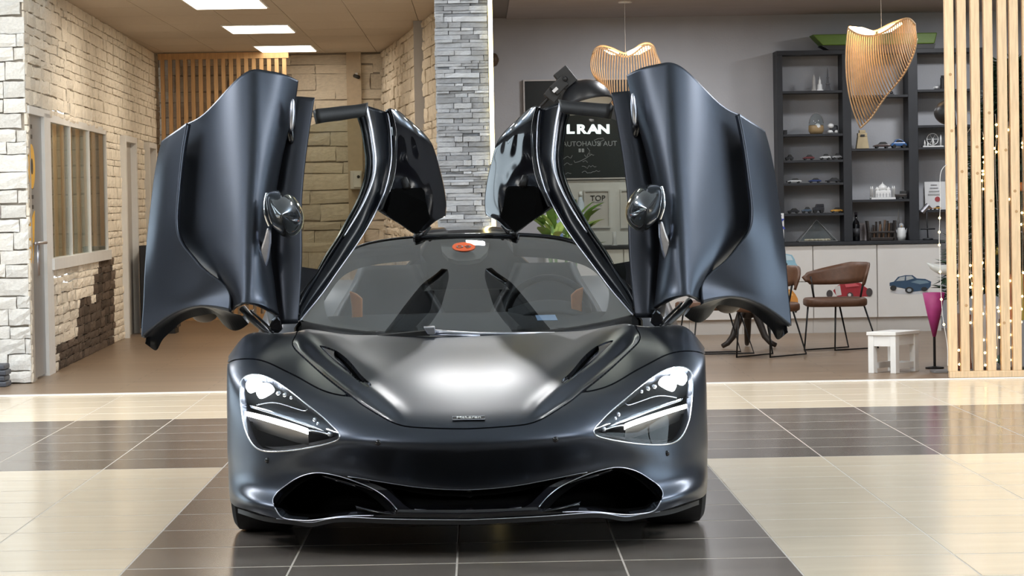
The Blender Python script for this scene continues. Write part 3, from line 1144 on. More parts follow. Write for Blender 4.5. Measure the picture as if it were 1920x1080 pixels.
for sg in (1, -1):
    V, T = trim(V0, T0, half(s_head, sg))
    hl = build('headlight', skirt(MB(), V, T, 0.11, (0, .97, 0.1)), 'black_plastic', car, True, off=(0, 0, 0), angle=40)
    build('lens', mesh_of(V, T), 'lens', hl, True, off=(0, 0, 0))
    Vb = V + np.array((0, .97, .1)) * 0.105
    build('housing', mesh_of(Vb, T), 'black_void', hl, True, off=(0, 0, 0))
    b3 = curve([tuple(sp(*p)) for p in [(451,722),(455,710),(464,704),(478,702),(500,706.5),(519,716),(545,734),(570,754),(593,772),(613,789),(630,806),(636.5,815),(636,822),(628,827.5),(606,834),(583,839),(560,843),(540,845.5),(515,847),(497,846),(483,841),(473,832),(464,816),(457,795),(452.5,764),(450.5,740)]], 120, True)
    b3[:, 0] *= sg
    build('bezel', MB().tube([Vector(p) for p in b3], 0.0032, 6, True), 'chrome', hl, True, off=(0, 0, 0))

    def L3(pts, inset, n=24): return line3(pts, inset, n, sg)
    # daytime light bar with the shelf under it
    bar_t, bar_b = L3([(456,768),(490,776),(530,787),(560,796),(577,802)], .035), L3([(456,776),(490,785),(530,797),(560,806),(577,812)], .032)
    build('light_bar', MB().grid([bar_t, bar_b]), 'led', hl, True, off=(0, 0, 0), solid=0.008)
    build('light_shelf', MB().grid([bar_b, L3([(458,780),(490,792),(530,806),(560,816),(577,821)], .045), L3([(460,790),(490,803),(530,816),(560,825),(577,828)], .075)]), 'reflector', hl, True, off=(0, 0, 0))
    build('trim_blade', MB().grid([L3([(468,759),(500,767),(540,780),(580,793),(604,804)], .025), L3([(470,763),(500,772),(540,785),(580,799),(608,808)], .02)]), 'chrome', hl, True, off=(0, 0, 0), solid=0.003)
    build('trim_blade', MB().tube(L3([(480,757),(500,753),(518,753),(540,759),(562,766),(573,767),(579,762)], .03), 0.0022, 6), 'chrome', hl, True, off=(0, 0, 0))
    build('trim_blade', MB().grid([L3([(577,803),(600,806),(618,811)], .03), L3([(577,806),(600,809),(620,815)], .03)]), 'chrome', hl, True, off=(0, 0, 0), solid=0.003)
    # lamp cluster under the upper edge
    for (u, v, r) in ((475, 720, 0.034), (496, 731, 0.036)):
        p = np.array(sp(u, v)) + np.array((0, .97, -.2)) * 0.05
        p[0] *= sg
        e = MB().ell(p, ((r, 0, 0), (0, .02, .01), (0, -.006, r * .9)))
        build('lamp_unit', e, 'lamp', hl, True, off=(0, 0, 0))
    for (u, v, r) in ((522, 736, .011), (534, 739, .011), (546, 744, .009), (590, 785, .010), (596, 792, .008), (618, 812, .011)):
        p = np.array(sp(u, v)) + np.array((0, .97, -.2)) * 0.035
        p[0] *= sg
        build('small_lens', MB().ell(p, ((r, 0, 0), (0, .01, 0), (0, 0, r)), 10, 6), 'chrome', hl, True, off=(0, 0, 0))

# ---- lower openings
for sg in (1, -1):
    V, T = trim(V0, T0, half(s_int, sg))
    du = build('air_intake', skirt(MB(), V, T, 0.26, (0.12 * sg, .97, .02)), 'gloss_black', car, True, off=(0, 0, 0), angle=40)
    build('radiator', mesh_of(V + np.array((0.12 * sg, .97, .02)) * 0.255, T), 'black_void', du, True, off=(0, 0, 0))
    build('lip_trim', MB().tube(line3([(513,946),(512,936),(520,923),(535,911),(550,900.5),(565,893),(580,888.5),(597,886.5),(612,888),(640,894),(672,905),(700,917),(716,927),(732,941),(744,955)], 0.0, 60, sg), 0.0021, 6), 'alu', du, True, off=(0, 0, 0))
    build('lip_trim', MB().tube(line3([(516,952),(524,966),(532,971.5),(555,975.5),(583,978.5),(610,974),(638,969),(700,967)], -0.004, 50, sg), 0.0026, 6), 'alu', du, True, off=(0, 0, 0))
    vane = [line3([(664,945),(690,952),(720,958),(748,962)], .02, 20, sg), line3([(668,951),(690,957),(720,963),(748,966)], .0, 20, sg), line3([(664,945),(690,952),(720,958),(748,962)], .20, 20, sg)]
    build('vane', MB().grid(vane), 'gloss_black', du, True, off=(0, 0, 0))
    build('inner_strut', MB().grid([line3([(604,889),(660,904),(704,919),(728,938),(744,958)], .02, 30, sg), line3([(604,893),(660,909),(700,926),(720,944),(734,960)], .10, 30, sg)]), 'gloss_black', du, True, off=(0, 0, 0), solid=.004)
V, T = trim(V0, T0, s_gr)
cg = build('lower_grille', skirt(MB(), V, T, 0.16, (0, .98, .03)), 'gloss_black', car, True, off=(0, 0, 0), angle=40)
build('radiator', mesh_of(V + np.array((0, .98, .03)) * 0.155, T), 'black_void', cg, True, off=(0, 0, 0))
gl_ = [Vector(curve([tuple(p) for p in gr], 40)[k]) for k in range(40)]
build('grille_edge', MB().tube([p + Vector((0, -.004, 0)) for p in gl_] + [Vector((-p.x, p.y - .004, p.z)) for p in reversed(gl_[:-1])], .0016, 6), 'alu', cg, True, off=(0, 0, 0))
pb = [(777,955.5),(800,957),(840,957.5),(877,957.5)]
pl = line3(pb, .01, 20)
build('grille_bar', MB().tube([Vector((p.x, p.y, p.z)) for p in pl] + [Vector((-p.x, p.y, p.z)) for p in reversed(pl)], 0.0045, 8), 'alu', cg, True, off=(0, 0, 0))
p = Vector(sp(880, 928)) + Vector((0, .05, 0))
build('camera', MB().lathe([(.0, -.012), (.012, -.012), (.016, -.008), (.016, .03)], p, 16, 'y').box(p + Vector((-.03, -.006, .018)), p + Vector((.03, .02, .022))), 'black_plastic', cg, True, off=(0, 0, 0), angle=30)
# splitter under the lip
sl = line3([(446,956,-.53),(464,962,-.66),(490,970,-.745),(512,974,-.80),(532,976,-.84),(560,979.5,-.88),(583,982,-.91),(610,977,-.945),(640,973,-.975),(710,975,-1.02),(795,977,-1.05),(877,977.5,-1.06)], 0.0, 60)
sfull = sl + [Vector((-p.x, p.y, p.z)) for p in reversed(sl[:-1])]
build('splitter', MB().grid([[p + Vector((0, -.004, .006)) for p in sfull], [p + Vector((0, 0, -.012)) for p in sfull], [Vector((p.x * .80, p.y * .3 - .12, p.z - .01)) for p in sfull]]), 'black_plastic', car, True, off=(0, 0, 0), angle=40)

build('lip_line', MB().tube([p + Vector((0, -.006, .006)) for p in sfull[18:-18]], .0022, 6), 'alu', car, True, off=(0, 0, 0))

# ---- bonnet details
for sg in (1, -1):
    V, T = trim(V0, T0, half(panel(s_vent, -s_slot), sg))
    vt = build('bonnet_vent', skirt(mesh_of(V - np.array((0, 0, .004)), T), V, T, 0.03), 'gloss_black', bonnet, True, off=(0, 0, 0), angle=40)
    V, T = trim(V0, T0, half(s_slot - .004, sg))
    ms = MB()
    lo, hi = V.min(0), V.max(0)
    build('vent_mesh', mesh_of(V - np.array((0, -.012, .032)), T), 'black_plastic', bonnet, True, off=(0, 0, 0))
pc = Vector(sp(879, 785.5))
h = BV.find_nearest(pc)
nb = h[1] if h[1].z > 0 else -h[1]
tx = Vector((1, 0, 0)); ty = nb.cross(tx).normalized()
bw, bh = .060, .0135


def bq(x, y, d): return pc + tx * x + ty * y + nb * d


build('badge', MB().prism([bq(-bw, -bh, .001), bq(bw, -bh, .001), bq(bw, bh, .001), bq(-bw, bh, .001)], nb * .004), 'ink', bonnet, off=(0, 0, 0))
build('badge_frame', MB().tube([bq(-bw, -bh, .004), bq(bw, -bh, .004), bq(bw, bh, .004), bq(-bw, bh, .004)], .0022, 6, True), 'alu', bonnet, off=(0, 0, 0))
bt = text('badge_letters', 'McLaren', (0, 0, 0), .021, 'white', bonnet, sx=1.25)
bt.matrix_local = Matrix.Translation(bq(0, 0, .006)) @ Matrix(((tx.x, ty.x, nb.x), (tx.y, ty.y, nb.y), (tx.z, ty.z, nb.z))).to_4x4() @ Matrix.Diagonal((1.25, 1, 1, 1))
for (u, v) in ((709, 830), (502, 863.5)):
    for sg in (1, -1):
        p = Vector(sp(u, v))
        p.x *= sg
        build('parking_sensor', MB().lathe([(.0, -.006), (.009, -.005), (.011, -.002), (.011, .01)], p, 14, 'y'), 'gloss_black', bumper, True, off=(0, 0, 0))

# ---- windscreen, header, roof spine
EDGE = [(563, 600, .58), (592, 556, .86), (622, 509, 1.12), (655, 471, 1.33), (697, 455, 1.40), (745, 447.5, 1.42), (800, 443, 1.43)]
ce = [C(*p) for p in EDGE]
c0, c1 = C(877, 627, .37), C(872, 441.5, 1.41)
rowsW = []
for i, e in enumerate(ce):
    t = [0, .2, .42, .65, .82, .93, 1][i]
    cc = c0.lerp(c1, t) + Vector((0, -.006, .016)) * math.sin(PI * t)
    cc.x = 0
    rw = []
    for k in range(-10, 11):
        q = abs(k) / 10
        wz = q ** 2.4
        rw.append((e.x * k / -10 if k < 0 else -e.x * k / 10, cc.y + (e.y - cc.y) * wz, cc.z + (e.z - cc.z) * wz))
    rw = [(-abs(e.x) * (-k / 10) if k < 0 else abs(e.x) * k / 10, a[1], a[2]) for k, a in zip(range(-10, 11), rw)]
    rowsW.append(rw)
WD = surf(rowsW, 40, 61)
ws = build('windscreen', MB().grid([[Vector(p) for p in r] for r in WD]), 'windscreen', car, True, off=(0, 0, 0))
el = [Vector(WD[i][0]) for i in range(40)]
er = [Vector(WD[i][-1]) for i in range(40)]
for e in (el, er):
    build('glass_edge', MB().tube(e, .006, 6), 'gloss_black', ws, True, off=(0, 0, 0))
    sx_ = 1 if e[0].x > 0 else -1
    build('a_pillar', MB().grid([e, [p + Vector((sx_ * .030, .05, -.035)) for p in e], [p + Vector((sx_ * .035, .10, -.10)) for p in e]]), 'rail_black', car, True, off=(0, 0, 0), solid=.015)
top = [Vector(p) for p in WD[-1]]
# black frit at the foot of the glass and in the lower corners
def wpt(i, j): return Vector(WD[i][j]) + Vector((0, .012, -.012))
fr_rows = [[wpt(min(39, int(round(h_ * 6))), j) for j in range(61)] for h_ in (0, .5)]
fb = []
for j in range(61):
    q = abs(j - 30) / 30
    n_ = 2.0 + 11 * max(0, (q - .78) / .22) ** 1.6
    i0 = int(n_)
    fb.append(wpt(i0, j).lerp(wpt(min(39, i0 + 1), j), n_ - i0))
build('black_border', MB().grid([[wpt(0, j) for j in range(61)], fb]), 'black_plastic', ws, True, off=(0, 0, 0))
# mirror pod behind the top of the glass + oval sticker
pod = [wpt(39, 30) + Vector((x * .16, .012 + .03 * 0, 0)) for x in (-1, 1)]
ma = []
for (u, v) in ((826, 450), (917, 450), (913, 468), (900, 480), (880, 484), (858, 484), (840, 479), (829, 467)):
    o_ = EYE - CO
    d_v = ray(u, v).normalized()
    bvW = BVHTree.FromPolygons([tuple(p) for r in WD for p in r], [(i * 61 + j, i * 61 + j + 1, (i + 1) * 61 + j + 1, (i + 1) * 61 + j) for i in range(39) for j in range(60)])
    h = bvW.ray_cast(o_, d_v)
    ma.append((h[0] or C(u, v, 1.4)) + Vector((0, .02, -.012)))


def wsp(u, v, d=0.0):
    h = bvW.ray_cast(EYE - CO, ray(u, v).normalized())
    if h[0] is None: return C(u, v, 1.4)
    n_ = h[1] if h[1].z > 0 else -h[1]
    return h[0] + n_ * d


build('mirror_pod', MB().prism(ma, (0, .10, -.02)), 'black_plastic', ws, off=(0, 0, 0))
sc_ = wsp(869.5, 463.5, .003)
ov = [wsp(869.5 + 21.5 * math.cos(a * PI / 16), 463.5 + 8.2 * math.sin(a * PI / 16), .003) for a in range(32)]
build('oval_sticker', MB().prism(ov, (0, .002, -.002)), 'sticker_orange', ws, off=(0, 0, 0))
st = text('sticker_number', '09', (0, 0, 0), .058, 'ink', ws, bold=-.0008, depth=.0008)
n_ = (wsp(880, 463) - wsp(860, 463)).cross(wsp(869, 458) - wsp(869, 470)).normalized()
if n_.z < 0: n_ = -n_
tx2 = (wsp(880, 463) - wsp(860, 463)).normalized()
ty2 = n_.cross(tx2)
st.matrix_local = Matrix.Translation(wsp(869.5, 464.5, .0042)) @ Matrix(((tx2.x, ty2.x, n_.x), (tx2.y, ty2.y, n_.y), (tx2.z, ty2.z, n_.z))).to_4x4() @ Matrix.Diagonal((1.25, .8, 1, 1))
build('parking_disc', MB().prism([wsp(1004, 587, -.01), wsp(1041, 586, -.01), wsp(1046, 596, -.01), wsp(1008, 596.5, -.01)], (0, .002, -.002)), flat('sky_blue', (.35, .55, .85)), ws, off=(0, 0, 0))
# cowl panel and wiper
cw = [Vector(WD[0][j]) for j in range(61)]
cow = [[Vector((p.x, p.y + .0, p.z - .004)) for p in cw], [Vector((p.x * .99, p.y - .05 + .03 * (p.x / .7) ** 2, p.z - .022)) for p in cw], [Vector((p.x, p.y - .02, p.z - .09)) for p in cw]]
build('cowl_panel', MB().grid(cow), 'black_plastic', car, True, off=(0, 0, 0))
wp = car
wipe = build('wiper', MB().tube([C(805, 622, .30), C(850, 624.5, .31), C(900, 626.5, .32), C(960, 626, .33), C(1040, 624.5, .36)], [.011, .009, .008, .007, .005], 8).tube([C(805, 627, .30), C(850, 629, .30), C(900, 629.5, .31)], .004, 8), 'alu', car, True, off=(0, 0, 0))
build('wiper_pivot', MB().prism([C(794, 614, .27), C(815, 613, .27), C(817, 625, .27), C(812, 629, .27), C(802, 627, .27)], (0, .03, .004)), 'alu', wipe, off=(0, 0, 0), bevel=.003)
build('wiper_blade', MB().prism([C(708, 629.5, .33), C(802, 620, .29), C(806, 629.5, .29), C(760, 631, .31)], (0, .015, .004)), 'rubber', wipe, off=(0, 0, 0))
# roof spine between the two door openings, rear deck
rf = []
for (y, z, hw, zs) in ((1.39, 1.158, .24, .003), (1.55, 1.185, .215, .008), (1.8, 1.196, .19, .012), (2.1, 1.18, .19, .02), (2.4, 1.11, .24, .04), (2.8, .99, .42, .08), (3.2, .90, .60, .06), (3.45, .86, .70, .04)):
    rf.append([(hw * k / 8, y, z - zs * abs(k / 8) ** 2.2) for k in range(-8, 9)])
RD = surf(rf, 40, 33)
roof = build('roof', MB().grid([[Vector(p) for p in r] for r in RD]), 'gloss_black', car, True, off=(0, 0, 0), solid=.02)
build('header_strip', MB().tube([p + Vector((0, .002, .002)) for p in top], .008, 8), 'gloss_black', roof, True, off=(0, 0, 0))
for sg in (1, -1):
    build('roof_hinge', MB().tube([C(793, 441, 1.40), C(801, 431, 1.45), C(806, 424, 1.45)], .010, 8).tube([C(778, 443, 1.38), C(790, 440, 1.4)], .012, 8) if sg == 1 else MB().tube([C(793, 441, 1.40), C(801, 431, 1.45), C(806, 424, 1.45)], .010, 8).tube([C(778, 443, 1.38), C(790, 440, 1.4)], .012, 8).mirror(), 'black_metal', roof, True, off=(0, 0, 0))

# ---- rear body, sills, floor of the cabin
for sg in (1, -1):
    rb = []
    secs = [(1.62, .80, .99, .62), (1.85, .90, 1.0, .60), (2.2, .93, .995, .50), (2.67, .945, .985, .40), (3.1, .93, .95, .45), (3.40, .88, .88, .55)]
    for (y, z, xo, xi) in secs:
        zc = {1.62: .66, 1.85: .78, 2.2: .88, 2.67: .92, 3.1: .90, 3.40: .86}[y]
        rb.append([(xi - .22, y, zc - .02), (xi, y, zc), (xo - .18, y, zc), (xo - .05, y, zc - .05), (xo, y, zc - .16), (xo, y, .55), (xo - .01, y, .35), (xo - .04, y, .17)])
    RB = surf(rb, 60, 60)
    Vr = RB.reshape(-1, 3)
    ii = np.arange(3600).reshape(60, 60)
    Tr = np.vstack([np.stack([ii[:-1, :-1].ravel(), ii[:-1, 1:].ravel(), ii[1:, 1:].ravel()], 1), np.stack([ii[:-1, :-1].ravel(), ii[1:, 1:].ravel(), ii[1:, :-1].ravel()], 1)])
    ar = np.where(np.abs(Vr[:, 0]) > .8, .372 - np.hypot(Vr[:, 1] - 2.67, Vr[:, 2] - .345), -1)
    Vr, Tr = trim(Vr, Tr, ar)
    Vr = Vr * np.array((sg, 1, 1))
    build('rear_quarter', mesh_of(Vr, Tr), 'paint', car, True, off=(0, 0, 0))
    s_ = MB().box((sg * .70, .42, .13), (sg * .93, 1.75, .36))
    build('door_sill', s_, 'black_plastic', car, off=(0, 0, 0), bevel=.03)
    f_ = MB().grid([[(sg * .955, .30, .62), (sg * .93, .45, .70), (sg * .88, .56, .76)], [(sg * .955, .36, .45), (sg * .945, .5, .45), (sg * .92, .62, .45)], [(sg * .955, .385, .3), (sg * .945, .5, .3), (sg * .92, .62, .3)], [(sg * .945, .39, .16), (sg * .93, .5, .15), (sg * .91, .62, .15)]])
    build('fender_side', f_, 'paint', car, True, off=(0, 0, 0), solid=.01)
build('rear_panel', MB().prism([(-.80, 3.43, .30), (.80, 3.43, .30), (.86, 3.43, .60), (.80, 3.42, .86), (.4, 3.42, .88), (-.4, 3.42, .88), (-.80, 3.42, .86), (-.86, 3.43, .60)], (0, .05, 0)), 'black_plastic', car, off=(0, 0, 0), bevel=.01)
build('floor_pan', MB().box((-.80, -.45, .115), (.80, 3.4, .15)).box((-.55, 1.74, .15), (.55, 1.80, .9)).box((-.62, .36, .15), (.62, .46, .70)), 'black_plastic', car, off=(0, 0, 0))
# wheels
for (wy, r, hw, wx) in ((0, .335, .12, .82), (2.67, .345, .15, .84)):
    for sg in (1, -1):
        c = (sg * wx, wy, r)
        prof = [(r * .70, -hw), (r * .92, -hw), (r * .985, -hw * .86), (r, -hw * .6), (r, hw * .6), (r * .985, hw * .86), (r * .92, hw), (r * .70, hw)]
        wh = build('wheel', MB().lathe([(r * .72, -hw * .9), (r * .70, -hw * .5), (r * .68, 0), (r * .70, hw * .8), (r * .73, hw * .95)], c, 40, 'x', False), 'rim', car, True, off=(0, 0, 0))
        grooves = MB().lathe(prof, c, 56, 'x', False)
        build('tyre', grooves, 'rubber', wh, True, off=(0, 0, 0), angle=35)
        sp_ = MB()
        for k in range(10):
            a = 2 * PI * k / 10
            sp_.tube([(c[0] + sg * hw * .75, c[1] + .05 * math.cos(a), c[2] + .05 * math.sin(a)), (c[0] + sg * hw * .8, c[1] + r * .7 * math.cos(a + .12), c[2] + r * .7 * math.sin(a + .12))], [.02, .012], 6)
        build('spokes', sp_.lathe([(0, -.03), (.06, -.03), (.06, .03), (0, .035)], (c[0] + sg * hw * .7, c[1], c[2]), 20, 'x'), 'rim', wh, True, off=(0, 0, 0), angle=40)
        build('brake_disc', MB().lathe([(.0, -.012), (.17, -.012), (.17, .012), (0, .012)], (c[0], c[1], c[2]), 30, 'x'), 'alu', wh, True, off=(0, 0, 0), angle=40)

# ---- cabin
da = []
for (y, z) in ((.47, .74), (.70, .80), (.95, .825), (1.05, .80), (1.08, .70)):
    da.append([(x, y + .03 * abs(x), z - .02 * abs(x) ** 2) for x in (-.62, -.45, -.25, 0, .25, .45, .62)])
dash = build('dashboard', MB().grid([[Vector(p) for p in r] for r in surf(da, 16, 20)]), 'dash', car, True, off=(0, 0, 0), solid=.02)
build('instrument_hood', MB().grid([[Vector(p) for p in r] for r in surf([[(x, y, z + .0 - 1.2 * (x - .36) ** 2) for x in (.18, .27, .36, .45, .54)] for (y, z) in ((.80, .83), (.92, .862), (1.04, .865), (1.06, .84))], 12, 12)]), 'dash', dash, True, off=(0, 0, 0), solid=.01)
sw_c = Vector((.36, 1.20, .80))
ring = [sw_c + Vector((.18 * math.cos(a * PI / 20), -.06 * math.sin(a * PI / 20), .165 * math.sin(a * PI / 20))) for a in range(40)]
sw = build('steering_wheel', MB().tube(ring, .016, 10, True), 'seat', car, True, off=(0, 0, 0))
build('hub', MB().cbox(sw_c, (.12, .06, .10)).tube([sw_c + Vector((-.17, 0, 0)), sw_c + Vector((.17, 0, 0))], .016, 8).tube([sw_c, sw_c + Vector((0, .05, -.15))], .016, 8), 'black_plastic', sw, off=(0, 0, 0))
for sg in (1, -1):
    bk = []
    for (y, z, hw, cv) in ((1.55, .42, .24, .10), (1.62, .62, .25, .10), (1.68, .80, .23, .07), (1.71, .93, .15, .04), (1.72, 1.02, .11, .03)):
        bk.append([(sg * .36 + hw * k / 4, y - cv * abs(k / 4) ** 2, z) for k in range(-4, 5)])
    seat = build('seat', MB().grid([[Vector(p) for p in r] for r in surf(bk, 24, 18)]), 'seat', car, True, off=(0, 0, 0), solid=.07)
    cu = [[(sg * .36 + .25 * k / 4, y, z + .07 * abs(k / 4) ** 2.5) for k in range(-4, 5)] for (y, z) in ((1.05, .36), (1.2, .37), (1.4, .34), (1.56, .33))]
    build('seat_cushion', MB().grid([[Vector(p) for p in r] for r in surf(cu, 14, 18)]), 'seat', seat, True, off=(0, 0, 0), solid=.08)
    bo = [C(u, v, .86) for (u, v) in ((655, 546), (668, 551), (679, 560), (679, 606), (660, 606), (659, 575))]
    build('orange_panel', MB().prism([Vector((p.x * sg * -1 if sg == -1 else -p.x * 1, p.y, p.z)) if False else Vector((abs(p.x) * sg, p.y, p.z)) for p in bo], (0, .06, 0)), 'orange', seat, off=(0, 0, 0), bevel=.006)  # added orange panel, stands in for an orange patch on the windscreen
build('rear_bulkhead', MB().grid([[(-.62, 1.80, .15), (0, 1.80, .15), (.62, 1.80, .15)], [(-.62, 1.80, .80), (0, 1.82, .9), (.62, 1.80, .80)]]), 'black_plastic', car, off=(0, 0, 0), solid=.02)

# ---- the two raised doors
def yb(v): return .38 + .30 * (610 - v) / 480


def dgrid(rws, offs, nu=40, nv=40, dx=0):
    """rows of pixel columns with depth offsets -> smooth sheet in car space (left door)"""
    out = []
    for row in rws:
        rr = []
        for (q, o_) in zip(row, offs if not isinstance(offs[0], (list, tuple)) else offs[rws.index(row)]):
            u, v = q[0], q[1]
            rr.append(tuple(C(u, v, yb(v) + (q[2] if len(q) > 2 else o_))))
        out.append(rr)
    return surf(out, nu, nv)


def dline(pts, n=50, closed=False):
    return [Vector(p) for p in curve([tuple(C(u, v, yb(v) + o_)) for (u, v, o_) in pts], n, closed)]


def dpoly(pts):
    return [C(u, v, yb(v) + o_) for (u, v, o_) in pts]


for sg in (1, -1):
    def bd(name, mb, mat, parent, **k):
        if sg == -1: mb.mirror()
        return build(name, mb, mat, parent, off=(0, 0, 0), **k)
    G_ = lambda D_: MB().grid([[Vector(p) for p in r] for r in D_])
    # main skin: the channel behind the sill blade, the flank, the shoulder and the top edge
    skin = dgrid([
        [(357,234),(390,214),(428,172),(462,139),(478,132.5),(490,133.5),(520,138.5),(553,152)],
        [(350,275),(388,262),(428,245),(462,222),(477,216),(488,214),(513,212),(544,205)],
        [(343,345),(387,340),(428,332),(460,315),(474,309),(485,306),(503,302),(521,297)],
        [(338,410),(386,405),(428,402),(457,398),(470,395),(479,393),(492,391),(506,388)],
        [(345,452),(388,456),(428,460),(456,465),(468,466),(477,466),(487,466),(499,466)],
        [(384,500),(405,508),(432,515),(456,520),(467,521),(476,521),(490,521),(505,521)],
        [(432,546),(439,554),(447,560),(457,562),(465,562),(476,563),(495,568),(512,576)],
        [(439,582),(442,579),(449,574),(457,571),(464,570),(480,574),(500,583),(515,592)]],
        [.13, .035, -.03, -.062, -.066, -.056, -.02, .06], 90, 90)
    SK = skin.copy()
    door = bd('door', G_(skin), 'paint', car, smooth=True, solid=.02)
    bd('door_inner_panel', G_([[p + np.array((.0, .085, .0)) for p in r[6:-6]] for r in np.array(SK)[4:-5]]), 'black_plastic', door, smooth=True, solid=.02)
    blade = dgrid([
        [(313,268),(327,257),(342,246),(358,234)],
        [(303,310),(317,302),(332,294),(349,286)],
        [(292,390),(307,385),(322,380),(340,372)],
        [(284,465),(302,460),(321,455),(341,444)],
        [(279,530),(308,520),(337,508),(366,482)],
        [(275,585),(318,565),(358,550),(400,516)],
        [(272.5,612),(322,579),(370,563),(434,547)],
        [(271.5,634),(325,592),(375,576),(434,587)]],
        [.15, .085, .045, .01], 80, 50)
    bd('sill_blade', G_(blade), 'paint', door, smooth=True, solid=.025)
    # underside of the blade: dark liner that hangs below its lower edge
    lo_ = [tuple(p) for p in blade[-1]]
    low = dline([(272,644,.19),(284,653,.22),(293,657,.24),(303,640,.24),(318,624,.24),(335,608,.24),(358,596,.22),(385,590,.2),(404,590,.2),(412,600,.2),(424,613,.2),(438,620,.2),(452,617,.2),(466,607,.18)], 50)
    bd('door_liner', MB().grid([[Vector(p) for p in lo_], [Vector(p).lerp(q, .5) + Vector((0, .05, .012)) for p, q in zip(lo_, low)], low, [q + Vector((0.02, .06, .06)) for q in low]]), 'black_matt', door, smooth=True)
    bd('door_pocket', MB().ell(C(384, 588, yb(590) + .26), ((.056, 0, 0), (0, .03, 0), (0, .01, .038)), 18, 10), flat('pocket_grey', (.20, .17, .15)), door, smooth=True)
    # belt channel strip between the skin and the window
    strip = dgrid([
        [(536,184),(560,183.5),(588,185)], [(524,255),(550,255),(577,255)], [(508,330),(538,330),(568,330)], [(497,400),(530,400),(564,400)],
        [(492,470),(528,470),(565,470)], [(500,540),(531,540),(562,540)], [(513,606),(534,608),(556,607)]], [.20, .10, .11], 50, 24)
    bd('belt_panel', G_(strip), 'paint_in_shade', door, smooth=True, solid=.02)
    for k_, dx_ in ((0, -4), (1, 1)):
        bd('window_seal', MB().tube(dline([(585 + dx_, 188, .105), (575 + dx_, 255, .105), (566 + dx_, 330, .105), (562 + dx_, 400, .105), (563 + dx_, 470, .105), (559 + dx_, 545, .105), (555 + dx_, 600, .10)]), .004, 6), 'gloss_black' if k_ else 'black_plastic', door, smooth=True)
    bd('latch', MB().ell(C(547.5, 216, yb(216) - .02), ((.015, 0, .0), (0, .02, 0), (.004, 0, .07)), 14, 10), 'alu', door, smooth=True)
    bd('latch_recess', MB().ell(C(541, 243, yb(243) + .06), ((.022, 0, .006), (0, .015, 0), (-.012, 0, .062)), 14, 10), 'gloss_black', door, smooth=True)
    # side window, its frame, the chrome line
    inn = [(592,231,.13),(636,226,.22),(677,220,.30),(683,240,.315),(688,270,.325),(691,300,.33),(690,328,.33),(684,352,.325),(668,392,.31),(643,437,.27),(618,475,.23),(596,508,.19),(575,540,.15),(552,545,.13),(552,500,.13),(554,440,.13),(558,385,.13),(563,320,.135),(572,265,.14),(577,238,.14)]
    bd('window_glass', MB().prism(dpoly(inn), (0, .005, 0)), 'door_glass', door)
    fo = dline([(586,208,.12),(610,206,.17),(635,203,.22),(660,201,.27),(683,198,.32)], 20)
    fi = dline([(592,233,.13),(614,229,.175),(636,226.5,.22),(657,223,.26),(679,220,.30)], 20)
    bd('window_frame', MB().grid([fo, [a.lerp(b_, .5) + Vector((0, -.003, 0)) for a, b_ in zip(fo, fi)], fi]), 'black_plastic', door, smooth=True, solid=.03)
    chl = [(684,197,.33),(691,225,.345),(697,256,.355),(701,285,.36),(702.5,305,.36),(701,326,.36),(696,345,.355),(684,375,.34),(668,405,.32),(645,443,.28),(620,482,.24),(596,520,.19),(575,556,.14),(560,583,.10)]
    inl = [(676,219,.30),(683,240,.315),(688,270,.325),(690.5,290,.33),(691,305,.33),(689,328,.33),(684,350,.325),(672,383,.31),(658,411,.29),(636,447,.26),(611,485,.22),(588,520,.18),(569,548,.13),(557,577,.10)]
    bd('frame_rail', MB().grid([dline(inl, 60), dline(chl, 60)]), 'rail_black', door, smooth=True, solid=.02)
    ch = dline(chl[:-4], 60)
    bd('chrome_line', MB().tube([p + Vector((0, -.012, 0)) for p in ch], [.0125] * 25 + [.0125 - .0095 * k / 35 for k in range(35)], 10), 'alu', door, smooth=True)
    ol = [(727,211,.42),(731,235,.43),(733.5,262,.44),(734,290,.44),(731,318,.43),(725,345,.42),(717,370,.40),(703,400,.38),(683,436,.34),(655,478,.29),(628,516,.24),(602,553,.19),(580,580,.14),(563,601,.09)]
    pil = [dline(chl, 60), [a.lerp(b_, .5) + Vector((.003, -.008, .0)) for a, b_ in zip(dline(chl, 60), dline(ol, 60))], dline(ol, 60)]
    bd('roof_rail', G_(surf([[tuple(p) for p in r] for r in pil], 14, 80)), 'rail_black', door, smooth=True, solid=.02)
    bd('chrome_line', MB().tube([p + Vector((0, -.006, 0)) for p in dline(ol, 70)], [.005] * 35 + [.0035] * 35, 6), 'alu', door, smooth=True)
    bd('quarter_glass', MB().prism(dpoly([(562,500,.13),(598,505,.19),(575,540,.155),(560,560,.125)]), (0, .006, 0)), 'gloss_black', door)
    # roof part of the door: glossy shell that runs back from the rail
    shell = dgrid([
        [(722,207,.41),(731,211,.44),(740,217,.48),(748,224,.51),(753,229,.53),(758,233,.55),(763,237,.58)],
        [(733,240,.43),(745,244,.46),(757,249,.50),(767,254,.53),(777,260,.57),(787,265,.60),(797,271,.64)],
        [(734,290,.44),(748,293,.48),(762,296,.53),(774,298,.57),(786,301,.61),(798,303,.65),(811,306,.70)],
        [(729,330,.43),(745,334,.48),(761,337,.53),(776,339,.58),(790,341,.63),(805,342,.68),(820,342,.74)],
        [(719,362,.41),(738,372,.47),(757,382,.53),(775,391,.58),(791,390,.63),(808,385,.69),(826,378,.76)],
        [(708,391,.385),(732,406,.45),(756,421,.51),(779,434,.57),(794,424,.63),(809,412,.69),(825,399,.76)],
        [(706,394,.38),(731,409.5,.45),(756,425,.51),(781,440,.57),(795,429,.63),(810,417,.69),(824,405,.76)]], [0] * 7, 60, 60)
